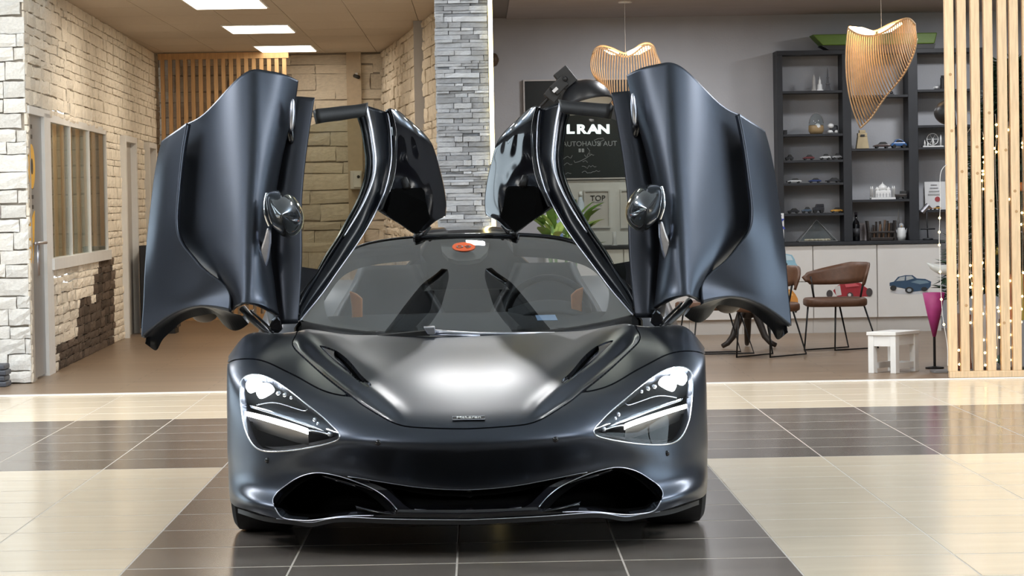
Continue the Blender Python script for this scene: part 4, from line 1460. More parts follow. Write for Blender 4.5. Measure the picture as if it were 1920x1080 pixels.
    bd('roof_panel', G_(shell), 'gloss_black', door, smooth=True, solid=.03)
    bd('dark_reflection', MB().prism(dpoly([(733,358,.33),(741,353,.35),(790,352,.50),(796,358,.52),(799,380,.53),(807,410,.56),(781,439,.51),(746,417,.42),(724,403,.35),(731,384,.335)]), (0, .02, 0)), 'black_void', door)  # matt black piece stands in for a dark reflection on the roof panel
    bd('roof_clip', MB().tube(dpoly([(757,334,.40), (763,353,.40)]), [.014, .02], 8), 'black_plastic', door, smooth=True)
    # mirror and its arm
    cM = C(533, 402, yb(400) - .17)
    a1 = C(556, 440, yb(400) - .16) - cM
    a2 = C(560, 385, yb(400) - .19) - cM
    ov_ = []
    mb = MB()
    egg = [(502,362),(512,358),(525,356.5),(543,362.5),(553,372),(562,386),(568,402),(568,418),(563,431),(553,442),(541,448),(529,443),(517,432),(508,420),(502,403),(499,383)]
    ctr = C(533, 402, yb(400) - .17)
    ring0 = [Vector(p) for p in curve([tuple(C(u, v, yb(400) - .12)) for u, v in egg], 48, True)]
    lay = []
    for q, dy in ((1.0, .03), (1.0, 0.0), (.93, -.045), (.80, -.075), (.6, -.098), (.35, -.112), (.02, -.118)):
        lay.append([ctr + (p - ctr) * q + Vector((0, (ctr.y - p.y) * (1 - q) + dy, 0)) for p in ring0] )
    lay = [l + [l[0]] for l in lay]
    bd('mirror', mb.grid(lay), 'carbon', door, smooth=True)
    bd('mirror_glass', MB().prism([p + Vector((0, .03, 0)) for p in ring0], (0, .004, 0)), 'chrome', door)
    arm = [(500,426),(508,430),(508,456),(504,484),(498,506),(488,501),(481,489),(487,470),(495,446)]
    bd('mirror_arm', MB().prism([C(u, v, yb(440) - .10 + .05 * (v - 426) / 80) for u, v in arm], (.0, .035, 0)), 'alu', door, bevel=.008)  # light metal puts the reflected lights into the arm's colour
    bd('rim_strip', MB().tube(dline([(500,362,-.13),(496.5,378,-.13),(496,395,-.13),(500,412,-.12),(505,424,-.11)]), .006, 8), 'chrome', door, smooth=True)
    # hinge arm, gas strut and the block at the foot of the door
    bd('hinge_arm', MB().prism([C(u, v, .42) for (u, v) in ((510,600),(520,592),(526,600),(530,617),(522,625),(508,624),(504,612))], (0, .06, 0)), 'gloss_black', door, bevel=.006)
    bd('gas_strut', MB().tube([C(455,578,.50), C(472,598,.46), C(494,618,.42), C(508,628,.40)], [.016, .016, .012, .010], 10).tube([C(470,582,.5), C(500,610,.45), C(512,624,.42)], .006, 8), 'black_matt', door, smooth=True)

# ================================================================== THINGS IN THE ROOM
def X(u, v, Y): return at(u, v, Y).x
def Z(u, v, Y): return at(u, v, Y).z


def rect(u0, v0, u1, v1, Y):
    um, vm = (u0 + u1) / 2, (v0 + v1) / 2
    return X(u0, vm, Y), X(u1, vm, Y), Z(um, v1, Y), Z(um, v0, Y)


def rbox(mb, u0, v0, u1, v1, Y, d):
    x0, x1, z0, z1 = rect(u0, v0, u1, v1, Y)
    return mb.box((x0, Y, z0), (x1, Y + d, z1))


# ---- wood slat partition at the right edge of the hall
YP = 20.26
us = [1783.5, 1806.5, 1831.5, 1856, 1882.5, 1904, 1929, 1954, 1979, 2004]
px0, px1 = X(1781, 600, YP), X(2012, 600, YP)
scr = thing('slat_partition', ((px0 + px1) / 2, YP, 0), 'pale pine slat partition of upright battens on a bottom rail, at the tiled floor edge', 'partition')
build('bottom_rail', MB().box((px0 - .01, YP - .035, .0065), (px1, YP + .035, .052)), 'pine', scr, bevel=.004)
build('top_rail', MB().box((px0 - .01, YP - .035, WZ - .06), (px1, YP + .035, WZ - .001)), 'pine', scr, bevel=.004)
for i, u in enumerate(us):
    x = X(u, 450, YP)
    hw = .031
    build('slat', MB().box((x - hw, YP - .032, .052), (x + hw, YP + .032, WZ - .06)), 'pine', scr, bevel=.004)
    if i < 6:
        kn = MB()
        for k in range(2):
            zk = .3 + R.random() * 1.9
            kn.lathe([(0, -.0015), (.010, -.001), (.011, 0)], (x + R.uniform(-.015, .015), YP - .032, zk), 10, 'y')
        build('knot', kn, flat('knot', (.45, .27, .13)), scr)['kind'] = 'stuff'

# ---- wood slat screen on the back wall of the recess
YS_ = 33.0
s0, s1 = X(303, 200, YS_), X(538, 200, YS_)
sc2 = thing('slat_screen', ((s0 + s1) / 2, YS_, 0), 'tall brown wood slat screen standing before the far stone wall', 'screen')
build('top_rail', MB().box((s0 - .03, YS_ - .04, 2.98), (s1 + .03, YS_ + .03, 3.05)), 'oak_slat', sc2)
build('bottom_rail', MB().box((s0 - .03, YS_ - .04, 0.0), (s1 + .03, YS_ + .03, .06)), 'oak_slat', sc2)
for k in range(17):
    x = s0 + .02 + (s1 - s0 - .04) * k / 16
    build('slat', MB().box((x - .022, YS_ - .03, .06), (x + .022, YS_ + .03, 2.98)), 'oak_slat', sc2)

# ---- black cabinet against the left recess wall, partly behind the raised door
x0, x1, z0, z1 = rect(262, 460, 330, 605, 29.6)
cb = thing('black_cabinet', ((x0 + x1) / 2, 29.8, 0), 'tall black cabinet by the left stone wall, half hidden by the raised car door', 'cabinet')
build('body', MB().box((x0, 29.6, .06), (x1, 30.0, z1)), 'black_matt', cb, bevel=.005)
build('plinth', MB().box((x0 + .02, 29.63, 0), (x1 - .02, 29.98, .06)), 'ink', cb)
build('cabinet_front', MB().box((x0 + .01, 29.585, .08), (x1 - .01, 29.6, z1 - .02)), 'black_matt', cb, bevel=.003)
# wall dispenser and small camera
x0, x1, z0, z1 = rect(656, 320, 678, 355, 33.3)
ds = thing('dispenser', ((x0 + x1) / 2, 33.4, z0), 'cream wall dispenser box on the far pilaster, seen through the left car door window', 'dispenser')
build('case', MB().box((x0, 33.36, z0), (x1, YB - .10, z1)), 'white_lacquer', ds, bevel=.01)
build('lid', MB().box((x0 + .04, 33.34, z0 + .02), (x1 - .01, 33.36, z1 - .02)), 'white', ds, bevel=.004)
build('sight_hole', MB().lathe([(0, -.01), (.018, -.008), (.018, 0)], ((x0 + x1) / 2 + .03, 33.34, z1 - .07), 16, 'y'), 'ink', ds)
p = at(668, 142, 33.42)
sc_ = thing('security_camera', (p.x, 33.45, p.z), 'small dark camera high on the far pilaster', 'camera')
build('mount', MB().cbox((p.x, 33.47, p.z + .02), (.03, .06, .03)), 'white', sc_)
build('camera_body', MB().tube([(p.x - .02, 33.44, p.z), (p.x + .03, 33.36, p.z - .02)], .022, 10), 'ink', sc_, True)

# ---- low white cabinets along the lounge wall
YC_ = 27.3
zt = Z(1600, 459, YC_)
zb = Z(1600, 596, YC_)
ub = [1024, 1170, 1292, 1392, 1457, 1525, 1645, 1766]
names = ['white low cabinet unit farthest along the counter, behind the leafy plant', 'white low cabinet unit beside the plant end, behind the right car door window', 'white low cabinet unit hidden behind the raised right door', 'white low cabinet unit behind the round table',
         'white drawer unit with a pale blue car and an orange car decal', 'white cabinet with a red vintage car decal behind the brown chair', 'white cabinet with a dark blue muscle car decal']
CUP = []
for i in range(len(ub) - 1):
    xa, xb = X(ub[i], 530, YC_), X(ub[i + 1], 530, YC_)
    c = thing('low_cabinet', ((xa + xb) / 2, YC_ + .28, 0), names[i], 'cabinet', 'white low cabinets along the lounge wall')
    CUP.append(c)
    build('body', MB().box((xa + .001, YC_ + .02, zb + .002), (xb - .001, YR - .01, zt - .002)), 'white_lacquer', c)
    build('plinth', MB().box((xa + .001, YC_ + .06, 0), (xb - .001, YR - .02, zb)), 'white_lacquer', c)
    if i == 4:
        zm = Z(1490, 529, YC_)
        d1 = build('drawer', MB().box((xa + .005, YC_, zm + .004), (xb - .005, YC_ + .02, zt - .004)), 'white_lacquer', c, bevel=.002)
        d2 = build('drawer', MB().box((xa + .005, YC_, zb + .003), (xb - .005, YC_ + .02, zm - .004)), 'white_lacquer', c, bevel=.002)
        DR = (d1, d2)
    else:
        d = build('door', MB().box((xa + .005, YC_, zb + .003), (xb - .005, YC_ + .02, zt - .004)), 'white_lacquer', c, bevel=.002)
        if i == 5: DRED = d
        if i == 6: DBLUE = d


def decal(parent, name, polys, Y=YC_ - .001):
    for k, (mt, pts) in enumerate(polys):
        build(name, MB().prism([at(u, v, Y - .0012 * k) for (u, v) in pts], (0, .001, 0)), mt, parent)


def disc(u, v, a, b_, n=14): return [(u + a * math.cos(2 * PI * k / n), v + b_ * math.sin(2 * PI * k / n)) for k in range(n)]


lb, dbl = flat('decal_sky', (.28, .50, .62)), flat('decal_navy', (.03, .07, .13))
decal(DR[0], 'car_decal', [(lb, [(1458.5, 477), (1474, 476), (1485, 478), (1490, 486), (1492, 493), (1496, 499), (1496, 508), (1458.5, 508)]), (flat('decal_pale', (.55, .68, .74)), [(1459, 479), (1474, 478), (1483, 480), (1487, 488), (1459, 488)]), ('ink', [(1487, 508), (1493, 508), (1492, 517), (1488, 517)]), (flat('decal_pale', (.5, .6, .66)), [(1459, 505), (1496, 503), (1496, 506), (1459, 508)])])
og = flat('decal_orange', (.62, .26, .05))
decal(DR[1], 'car_decal', [(og, [(1459, 545), (1470, 542), (1484, 543), (1491, 551), (1496, 560), (1497, 572), (1494, 577), (1459, 576)]), (flat('decal_amber', (.75, .45, .15)), [(1463, 547), (1482, 546), (1488, 554), (1463, 555)]), ('ink', [(1489, 576), (1495, 576), (1494, 586), (1490, 586)]), (flat('decal_cream', (.7, .55, .4)), [(1466, 573), (1490, 574), (1490, 577), (1466, 577)])])
rd, dk = flat('decal_red', (.33, .02, .03)), flat('decal_dark', (.06, .05, .05))
decal(DRED, 'car_decal', [(rd, [(1562, 545), (1570, 536), (1580, 530), (1600, 528), (1614, 531), (1622, 538), (1633, 545), (1628, 556), (1570, 557)]), (flat('decal_chrome', (.6, .58, .56)), [(1565, 538), (1575, 535), (1578, 553), (1568, 555)]), (dk, disc(1555.5, 551, 6, 7.5)), (dk, disc(1594, 554, 6, 6)), (dk, disc(1630, 548, 6, 8)), (flat('decal_chrome', (.6, .58, .56)), disc(1593, 553, 3, 3)), (flat('decal_pink', (.6, .1, .12)), [(1584, 533), (1604, 531), (1612, 536), (1586, 539)])])
decal(DBLUE, 'car_decal', [(flat('decal_grey', (.55, .56, .58)), disc(1705, 547, 36, 5)), (dbl, [(1668, 530), (1676, 528), (1684, 519), (1698, 516), (1711, 516), (1719, 522), (1735, 523), (1746, 528), (1745, 537), (1738, 544), (1712, 547), (1695, 541), (1676, 537), (1668, 536)]), (flat('decal_steel', (.16, .24, .30)), [(1720, 525), (1737, 526), (1743, 530), (1725, 533), (1708, 529)]), (flat('decal_glass', (.42, .45, .46)), [(1680, 527), (1687, 520), (1697, 518), (1696, 526)]), (flat('decal_glass', (.42, .45, .46)), [(1699, 518), (1709, 517.5), (1714, 522), (1699, 526)]), ('ink', disc(1705, 544, 8, 6)), (flat('decal_hub', (.35, .38, .4)), disc(1705, 544, 4, 3.2)), ('ink', disc(1675, 540, 6, 5)), ('ink', disc(1733, 542, 6, 4))])
xa, xb = X(1022, 459, YC_), X(1772, 459, YC_)
ct = tag(rebase(build('worktop', MB().box((xa, YC_ - .02, zt), (xb, YR - .005, zt + .03)), 'shelf', bevel=.003)), 'dark anthracite worktop running along the white low cabinets', 'worktop')
ZC = zt + .03

# ---- anthracite shelving on the worktop
YSH, YSB = 27.56, YR - .01
bx = [(1458, 1469), (1581, 1597), (1704, 1722), (1838, 1850)]
posts = [(X(a, 280, YSH), X(b_, 280, YSH)) for a, b_ in bx]
ztop = Z(1600, 101, YSH)
bk = thing('shelving', ((posts[0][0] + posts[3][1]) / 2, (YSH + YSB) / 2, ZC), 'tall anthracite open shelving of three bays filled with model cars', 'shelving')
for a, b_ in posts: build('post', MB().box((a, YSH, ZC + .001), (b_, YSB, ztop)), 'shelf', bk, bevel=.002)
build('top_board', MB().box((posts[0][0], YSH, ztop), (posts[3][1], YSB, ztop + .04)), 'shelf', bk, bevel=.002)
SHZ = {}
for bay, vs_ in ((0, (170, 251, 300, 343, 400)), (1, (178, 278, 374)), (2, (167, 234, 275, 393))):
    um = (bx[bay][1] + bx[bay + 1][0]) / 2
    for k, v in enumerate(vs_):
        zz = Z(um, v, YSH)
        SHZ[bay, k] = zz
        build('shelf', MB().box((posts[bay][1] + .001, YSH + .005, zz - .022), (posts[bay + 1][0] - .001, YSB, zz)), 'shelf', bk)
    SHZ[bay, 9] = ZC
YI = YSH + .12


def minicar(bay, lev, u, wpx, hpx, col, label, kind='coupe', glass='ink'):
    z = SHZ[bay, lev] + .001
    um = (bx[bay][1] + bx[bay + 1][0]) / 2
    x = X(u, 300, YI)
    Lh = wpx / 2 * YI / F
    H = hpx * YI / F
    o = thing('model_car', (x, YI, z), label, 'model car', 'model cars on the shelves')
    w_ = min(.055, Lh * .8)
    r = H * .2
    if kind == 'suv':
        body = [(-1, .25), (-1, .62), (-.55, .68), (1, .66), (1, .25)]
        top = [(-.55, .66), (-.35, 1), (.92, 1), (.98, .66)]
    elif kind == 'beetle':
        body = [(-1, .22), (-1, .42), (-.7, .62), (.75, .62), (1, .40), (1, .22)]
        top = [(-.62, .60), (-.40, .92), (-.05, 1.0), (.4, .9), (.78, .60)]
    elif kind == 'vintage':
        body = [(-1, .22), (-1, .60), (-.2, .64), (.95, .64), (1, .22)]
        top = [(-.1, .62), (-.05, 1), (.9, 1), (.92, .62)]
    else:
        body = [(-1, .24), (-1, .48), (-.45, .62), (.6, .64), (1, .55), (1, .24)]
        top = [(-.42, .60), (-.08, 1), (.42, 1), (.78, .62)]
    build('body', MB().prism([(x + a * Lh, YI - w_, z + b_ * H) for a, b_ in body], (0, 2 * w_, 0)), col, o, bevel=min(.006, H * .08))
    build('cabin', MB().prism([(x + a * Lh, YI - w_ * .85, z + b_ * H) for a, b_ in top], (0, 1.7 * w_, 0)), col if kind in ('beetle',) else glass, o, bevel=min(.004, H * .06))
    if kind == 'beetle':
        build('side_window', MB().prism([(x + a * Lh, YI - w_ * .86 - .001, z + b_ * H) for a, b_ in ((-.42, .64), (-.28, .88), (.0, .92), (.3, .86), (.5, .64))], (0, .002, 0)), 'ink', o)
    for a in (-.6, .6):
        for sy in (-1, 1):
            build('wheel', MB().lathe([(0, -.008), (r, -.008), (r, .008), (0, .008)], (x + a * Lh, YI + sy * (w_ - .004), z + r), 12, 'y'), 'rubber', o)
    return o


blk, gry = flat('model_black', (.02, .02, .025), .3), flat('model_grey', (.10, .12, .14), .3)
minicar(0, 2, 1480, 15, 11, blk, 'small black model car leftmost on the upper car shelf of the first bay')
minicar(0, 2, 1516, 21, 10, flat('model_maroon', (.12, .02, .025), .3), 'dark red model car on the upper car shelf')
minicar(0, 2, 1547, 20, 11, flat('model_white', (.5, .5, .5), .3), 'black and white model car right of the dark red one')
minicar(0, 2, 1569, 18, 12, flat('model_silver', (.35, .35, .36), .3), 'silver model car at the right end of the upper car shelf')
minicar(0, 3, 1488, 27, 9, flat('model_white', (.5, .5, .5), .3), 'long black and white model racer on the middle car shelf')
minicar(0, 3, 1527, 23, 9, flat('model_navy', (.02, .04, .14), .3), 'navy blue model car on the middle car shelf')
minicar(0, 3, 1561, 27, 9, blk, 'long dark model car at the right of the middle car shelf')
minicar(0, 4, 1486, 22, 10, blk, 'dark model car leftmost on the lowest car shelf')
minicar(0, 4, 1511, 18, 12, flat('model_slate', (.06, .09, .13), .3), 'slate blue model car on the lowest car shelf')
minicar(0, 4, 1533, 21, 17, blk, 'boxy black model off-roader on the lowest car shelf', 'suv', blk)
minicar(0, 4, 1567, 22, 10, flat('model_amber', (.55, .28, .04), .3), 'amber yellow model car on the lowest car shelf')
minicar(1, 1, 1653, 30, 12, flat('model_brown', (.06, .035, .03), .3), 'low dark brown model car beside the blue one')
minicar(1, 1, 1685, 30, 17, flat('model_blue', (.03, .10, .27), .25), 'round blue model car on the middle bay shelf under the lamp', 'beetle')
minicar(1, 2, 1688, 22, 15, flat('model_umber', (.035, .025, .02), .4), 'dark vintage model car beside the white domed palace model', 'vintage')
minicar(2, 3, 1740, 14, 6, flat('model_rust', (.25, .10, .04), .3), 'tiny rust coloured model car on the lowest shelf of the third bay')
minicar(2, 3, 1756, 14, 7, flat('model_amber', (.55, .28, .04), .3), 'tiny yellow model car on the lowest shelf of the third bay')


def item(name, bay, lev, u, label, cat, group=None, dy=0):
    x = X(u, 300, YI)
    return thing(name, (x, YI + dy, SHZ[bay, lev] + .001), label, cat, group), x, SHZ[bay, lev] + .001


PX = YI / F
o, x, z = item('model_tower', 0, 0, 1554, 'tall thin dark iron tower model on the top shelf', 'model tower')
build('tower_body', MB().lathe([(.032, 0), (.026, .02), (.016, .06), (.009, .12), (.005, .20), (.001, .225)], (x, YI, z), 4), flat('iron', (.12, .12, .13)), o)
build('platform', MB().cbox((x, YI, z + .065), (.042, .042, .008)).cbox((x, YI, z + .125), (.026, .026, .006)), flat('iron', (.12, .12, .13)), o)
o, x, z = item('model_tower', 0, 0, 1539, 'short white tower model left of the thin dark one', 'model tower')
build('tower_body', MB().lathe([(.026, 0), (.022, .06), (.013, .07), (.011, .10), (.004, .115), (.001, .145)], (x, YI, z), 12), 'white', o, True, angle=30)
build('base', MB().cbox((x, YI, z + .006), (.06, .06, .012)), 'white', o)
o, x, z = item('model_tower', 0, 0, 1528, 'faint beige slim tower model on the top shelf', 'model tower')
build('tower_body', MB().lathe([(.022, 0), (.016, .05), (.015, .12), (.006, .15), (.001, .155)], (x, YI, z), 8), flat('beige_model', (.40, .38, .36)), o)
build('base', MB().cbox((x, YI, z + .006), (.05, .05, .012)), flat('beige_model', (.40, .38, .36)), o)
o, x, z = item('glass_basket', 0, 1, 1531, 'egg shaped glass cloche with arched handle over a tan basket', 'ornament')
build('basket', MB().lathe([(.058, 0), (.074, .03), (.073, .075), (.066, .085)], (x, YI, z), 20), flat('tan_basket', (.35, .24, .12)), o, True)
build('cloche', MB().lathe([(.074, .08), (.070, .12), (.055, .165), (.03, .19), (.001, .198)], (x, YI, z), 20), 'clear', o, True)
build('handle', MB().tube([(x + .068 * math.cos(a * PI / 12), YI - .02, z + .10 + .10 * math.sin(a * PI / 12)) for a in range(13)], .005, 6), flat('dim_metal', (.2, .2, .2)), o, True)
build('white_figure', MB().ell((x + .01, YI - .05, z + .07), ((.03, 0, 0), (0, .025, 0), (0, 0, .03)), 10, 6), 'white', o, True)
o, x, z = item('toy_robot', 0, 1, 1562, 'chunky white and black toy beside the glass cloche', 'toy')
build('torso', MB().cbox((x + .01, YI, z + .05), (.075, .06, .06)), blk, o, bevel=.012)
build('head', MB().ell((x - .02, YI - .02, z + .075), ((.03, 0, 0), (0, .03, 0), (0, 0, .024)), 12, 8), 'white', o, True)
build('foot', MB().ell((x - .025, YI - .02, z + .018), ((.028, 0, 0), (0, .03, 0), (0, 0, .018)), 10, 6), 'white', o, True)
build('foot', MB().ell((x + .035, YI - .02, z + .018), ((.022, 0, 0), (0, .03, 0), (0, 0, .018)), 10, 6), 'white', o, True)
o, x, z = item('black_box', 0, 1, 1473, 'little black box at the left end of the second shelf', 'box')
build('case', MB().cbox((x, YI, z + .018), (.034, .04, .036)), blk, o, bevel=.004)
build('lid', MB().cbox((x, YI, z + .039), (.037, .043, .006)), blk, o)
o, x, z = item('glass_pyramid', 0, 9, 1529, 'glass pyramid terrarium with pale pebbles on the worktop', 'terrarium', dy=-.05)
hb, hh = 36 * PX, 41 * PX
ap = Vector((x, YI - .02, z + hh))
cs = [Vector((x + a * hb, YI - .02 + b_ * .12, z + .004)) for a, b_ in ((-1, -1), (1, -1), (1, 1), (-1, 1))]
for k in range(4):
    build('pane', MB().add([cs[k], cs[(k + 1) % 4], ap], [(0, 1, 2)]), 'clear', o)
fr = MB()
for k in range(4): fr.tube([cs[k], ap], .003, 6).tube([cs[k], cs[(k + 1) % 4]], .003, 6)
build('frame', fr, flat('dim_metal', (.2, .2, .2)), o)
pb_ = MB()
for k in range(40):
    pb_.ell((x + R.uniform(-.7, .7) * hb, YI - .02 + R.uniform(-.07, .07), z + .016), ((.016, 0, 0), (0, .016, 0), (0, 0, .012)), 6, 4)
build('pebbles', pb_, flat('pebble', (.55, .48, .36)), o)['kind'] = 'stuff'
# middle bay
o, x, z = item('trophy', 1, 1, 1617, 'tan wooden trophy block with a dark plate below the large lamp', 'trophy')
build('plinth', MB().prism([(x - .062, YI - .04, z), (x + .062, YI - .04, z), (x + .045, YI - .04, z + .115), (x - .045, YI - .04, z + .115)], (0, .08, 0)), flat('tan_wood', (.50, .40, .24)), o, bevel=.004)
build('block', MB().box((x - .045, YI - .035, z + .115), (x + .045, YI + .035, z + .15)).box((x - .03, YI - .03, z + .15), (x + .03, YI + .03, z + .178)), flat('tan_wood', (.50, .40, .24)), o, bevel=.004)
build('plate', MB().cbox((x, YI - .043, z + .125), (.04, .006, .02)), 'ink', o)
o, x, z = item('small_figure', 1, 0, 1673, 'tiny dark figure on the top shelf right of the lamp', 'figure')
build('base', MB().cbox((x, YI, z + .006), (.05, .04, .012)), blk, o)
build('torso', MB().ell((x, YI, z + .022), ((.016, 0, 0), (0, .014, 0), (0, 0, .018)), 8, 6), blk, o, True)
o, x, z = item('palace_model', 1, 2, 1654, 'white domed palace model with four minarets', 'model building')
build('platform', MB().box((x - .115, YI - .07, z), (x + .115, YI + .07, z + .018)), 'white', o)
build('hall', MB().box((x - .075, YI - .05, z + .018), (x + .075, YI + .05, z + .085)), 'white', o, bevel=.006)
build('dome', MB().lathe([(.034, .085), (.046, .105), (.040, .125), (.018, .143), (.004, .152), (.001, .17)], (x, YI, z), 16), 'white', o, True)
for a in (-1, 1):
    build('small_dome', MB().lathe([(.018, .085), (.022, .098), (.012, .11), (.001, .122)], (x + a * .055, YI - .02, z), 12), 'white', o, True)
    for b_ in (-1, 1):
        build('minaret', MB().lathe([(.009, .018), (.007, .10), (.010, .105), (.006, .112), (.001, .13)], (x + a * .105, YI + b_ * .06, z), 8), 'white', o, True)
for k in range(5):
    build('arch', MB().prism([(x - .06 + .03 * k + .009 * dx, YI - .052, z + .018 + dz) for dx, dz in ((-1, 0), (1, 0), (1, .03), (0, .045), (-1, .03))], (0, .003, 0)), flat('arch_grey', (.45, .45, .46)), o)  # row of plain grey arches on the hall front
o, x, z = item('wine_bottle', 1, 9, 1603.5, 'black wine bottle at the left of the worktop under the middle bay', 'bottle')
build('glass_body', MB().lathe([(.034, 0), (.036, .01), (.036, .15), (.028, .185), (.013, .205), (.012, .27)], (x, YI, z), 20), 'gloss_black', o, True)
build('capsule', MB().lathe([(.0135, .245), (.0135, .275), (0, .276)], (x, YI, z), 14), flat('capsule', (.05, .04, .05)), o, True)
build('bottle_label', MB().lathe([(.0365, .045), (.0365, .12)], (x, YI, z), 20), flat('dark_label', (.05, .05, .055)), o, True)
o, x, z = item('wooden_rack', 1, 9, 1650, 'dark carved wooden rack holding upright rods', 'rack')
hw = 24 * PX
rk = MB()
rk.box((x - hw, YI - .07, z), (x + hw, YI + .07, z + .03)).box((x - hw, YI - .075, z + .07), (x + hw, YI - .06, z + .09))
build('rack_base', rk, 'dark_wood', o, bevel=.004)
for a in (-1, 1): build('rack_side', MB().prism([(x + a * hw, YI - .07, z), (x + a * hw, YI + .07, z), (x + a * (hw + .02), YI + .07, z + .19), (x + a * (hw + .02), YI - .07, z + .19)], (-a * .016, 0, 0)), 'dark_wood', o)
for k in range(9):
    xx = x - hw + .03 + (2 * hw - .06) * k / 8
    build('rod', MB().tube([(xx, YI - .04 + .02 * (k % 3), z + .03), (xx + R.uniform(-.02, .02), YI - .03 + .02 * (k % 3), z + R.uniform(.14, .20))], .011, 8), flat('rod_brown', (.14, .08, .045)) if k % 2 else 'dark_wood', o)
o, x, z = item('penguin_figure', 1, 9, 1688, 'white penguin figure with grey markings on the worktop', 'figure')
build('body', MB().lathe([(.04, 0), (.048, .04), (.046, .08), (.034, .12)], (x, YI, z), 16), 'white', o, True)
build('head', MB().ell((x, YI, z + .135), ((.027, 0, 0), (0, .027, 0), (0, 0, .028)), 14, 8), flat('penguin_grey', (.42, .43, .45)), o, True)
build('beak', MB().lathe([(.008, 0), (.001, -.02)], (x, YI - .026, z + .132), 8, 'y'), flat('decal_amber', (.75, .45, .15)), o)
for a in (-1, 1): build('wing', MB().ell((x + a * .045, YI, z + .075), ((.008, 0, 0), (0, .02, 0), (a * .01, 0, .04)), 8, 6), flat('penguin_grey', (.42, .43, .45)), o, True)
o, x, z = item('curved_horn', 1, 9, 1689, 'thin grey curved horn rising behind the penguin figure', 'ornament', dy=.09)
build('horn', MB().tube([(x + .02, YI + .09, z + .008), (x, YI + .09, z + .10), (x - .02, YI + .09, z + .2), (x - .012, YI + .09, z + .30)], [.02, .015, .009, .002], 8), flat('horn', (.32, .31, .3)), o, True)
build('base', MB().lathe([(.03, 0), (.03, .01), (0, .012)], (x + .02, YI + .09, z), 14), 'dark_wood', o)
o, x, z = item('photo_card', 1, 9, 1616, 'pale pinkish card leaning behind the wine bottle', 'card', dy=.13)
build('card', MB().prism([(x - .04, YI + .12, z), (x + .05, YI + .12, z), (x + .05, YI + .15, z + .17), (x - .04, YI + .15, z + .17)], (0, .004, 0)), flat('pink_card', (.5, .45, .46)), o)
build('print', MB().prism([(x - .03, YI + .119, z + .02), (x + .04, YI + .119, z + .02), (x + .04, YI + .145, z + .15), (x - .03, YI + .145, z + .15)], (0, .002, 0)), flat('pink_print', (.42, .37, .39)), o)
# third bay
o, x, z = item('black_canister', 2, 0, 1769, 'narrow black canister on the top shelf of the third bay', 'canister')
build('body', MB().lathe([(.022, 0), (.022, .11), (.016, .118), (.016, .135), (0, .136)], (x, YI, z), 16), blk, o, True, angle=30)
build('base', MB().cbox((x - .02, YI, z + .004), (.12, .07, .008)), blk, o)
o, x, z = item('white_cup', 2, 0, 1757, 'small white cup beside the black canister', 'cup', dy=-.02)
build('cup_body', MB().lathe([(.016, .009), (.021, .03), (.019, .03), (.014, .012)], (x, YI - .02, z), 14), 'white', o, True)
build('handle', MB().tube([(x - .019, YI - .02, z + .026), (x - .03, YI - .02, z + .02), (x - .018, YI - .02, z + .013)], .003, 6), 'white', o, True)
o, x, z = item('ferris_wheel', 2, 2, 1749, 'white miniature big wheel with towers on the third bay shelf', 'model building')
build('platform', MB().cbox((x, YI, z + .006), (.20, .08, .012)), 'white', o)
build('wheel_rim', MB().tube([(x + .055 * math.cos(a * PI / 12), YI, z + .075 + .055 * math.sin(a * PI / 12)) for a in range(24)], .004, 6, True), 'white', o, True)
for k in range(6): build('spoke', MB().tube([(x, YI, z + .075), (x + .055 * math.cos(k * PI / 3), YI, z + .075 + .055 * math.sin(k * PI / 3))], .002, 5), 'white', o)
for dx, hh in ((-.08, .05), (.075, .10), (-.05, .03), (.0, .07)): build('tower', MB().lathe([(.010, .012), (.009, hh * .8), (.001, hh + .02)], (x + dx, YI - .03, z), 8), 'white', o, True)
o, x, z = item('certificate', 2, 3, 1757, 'white certificate with a red seal leaning in the third bay', 'certificate', dy=.12)
build('sheet', MB().prism([(x - .10, YI + .12, z), (x + .10, YI + .12, z), (x + .10, YI + .16, z + .27), (x - .10, YI + .16, z + .27)], (0, .006, 0)), 'paper', o)
build('seal', MB().lathe([(0, -.003), (.026, -.003), (.026, .003)], (x + .02, YI + .131, z + .10), 16, 'y'), flat('seal_red', (.45, .07, .08)), o)
for k in range(4): build('print_line', MB().cbox((x - .01, YI + .142 + .006 * k - .012, z + .15 + .03 * k), (.12 - .02 * k, .004, .006)), flat('print_grey', (.35, .35, .37)), o)
o, x, z = item('desk_spotlight', 2, 9, 1728, 'silver cylinder spotlight on a dark stand at the worktop end', 'spotlight', dy=-.12)
zz = Z(1728, 392, YI - .12)
build('lamp_head', MB().tube([(x - .035, YI - .20, zz - .03), (x + .03, YI - .20, zz + .04)], [.026, .026], 14), 'alu', o, True, angle=30)
build('stand', MB().tube([(x + .01, YI - .20, zz), (x + .02, YI - .20, z + .018)], .006, 8), 'shelf', o, True)
build('cross_bar', MB().tube([(x - .05, YI - .20, Z(1730, 429, YI)), (x + .09, YI - .20, Z(1730, 429, YI))], .007, 8), 'shelf', o, True)
build('base', MB().lathe([(.05, 0), (.05, .015), (0, .02)], (x + .02, YI - .20, z), 18), 'shelf', o, True)
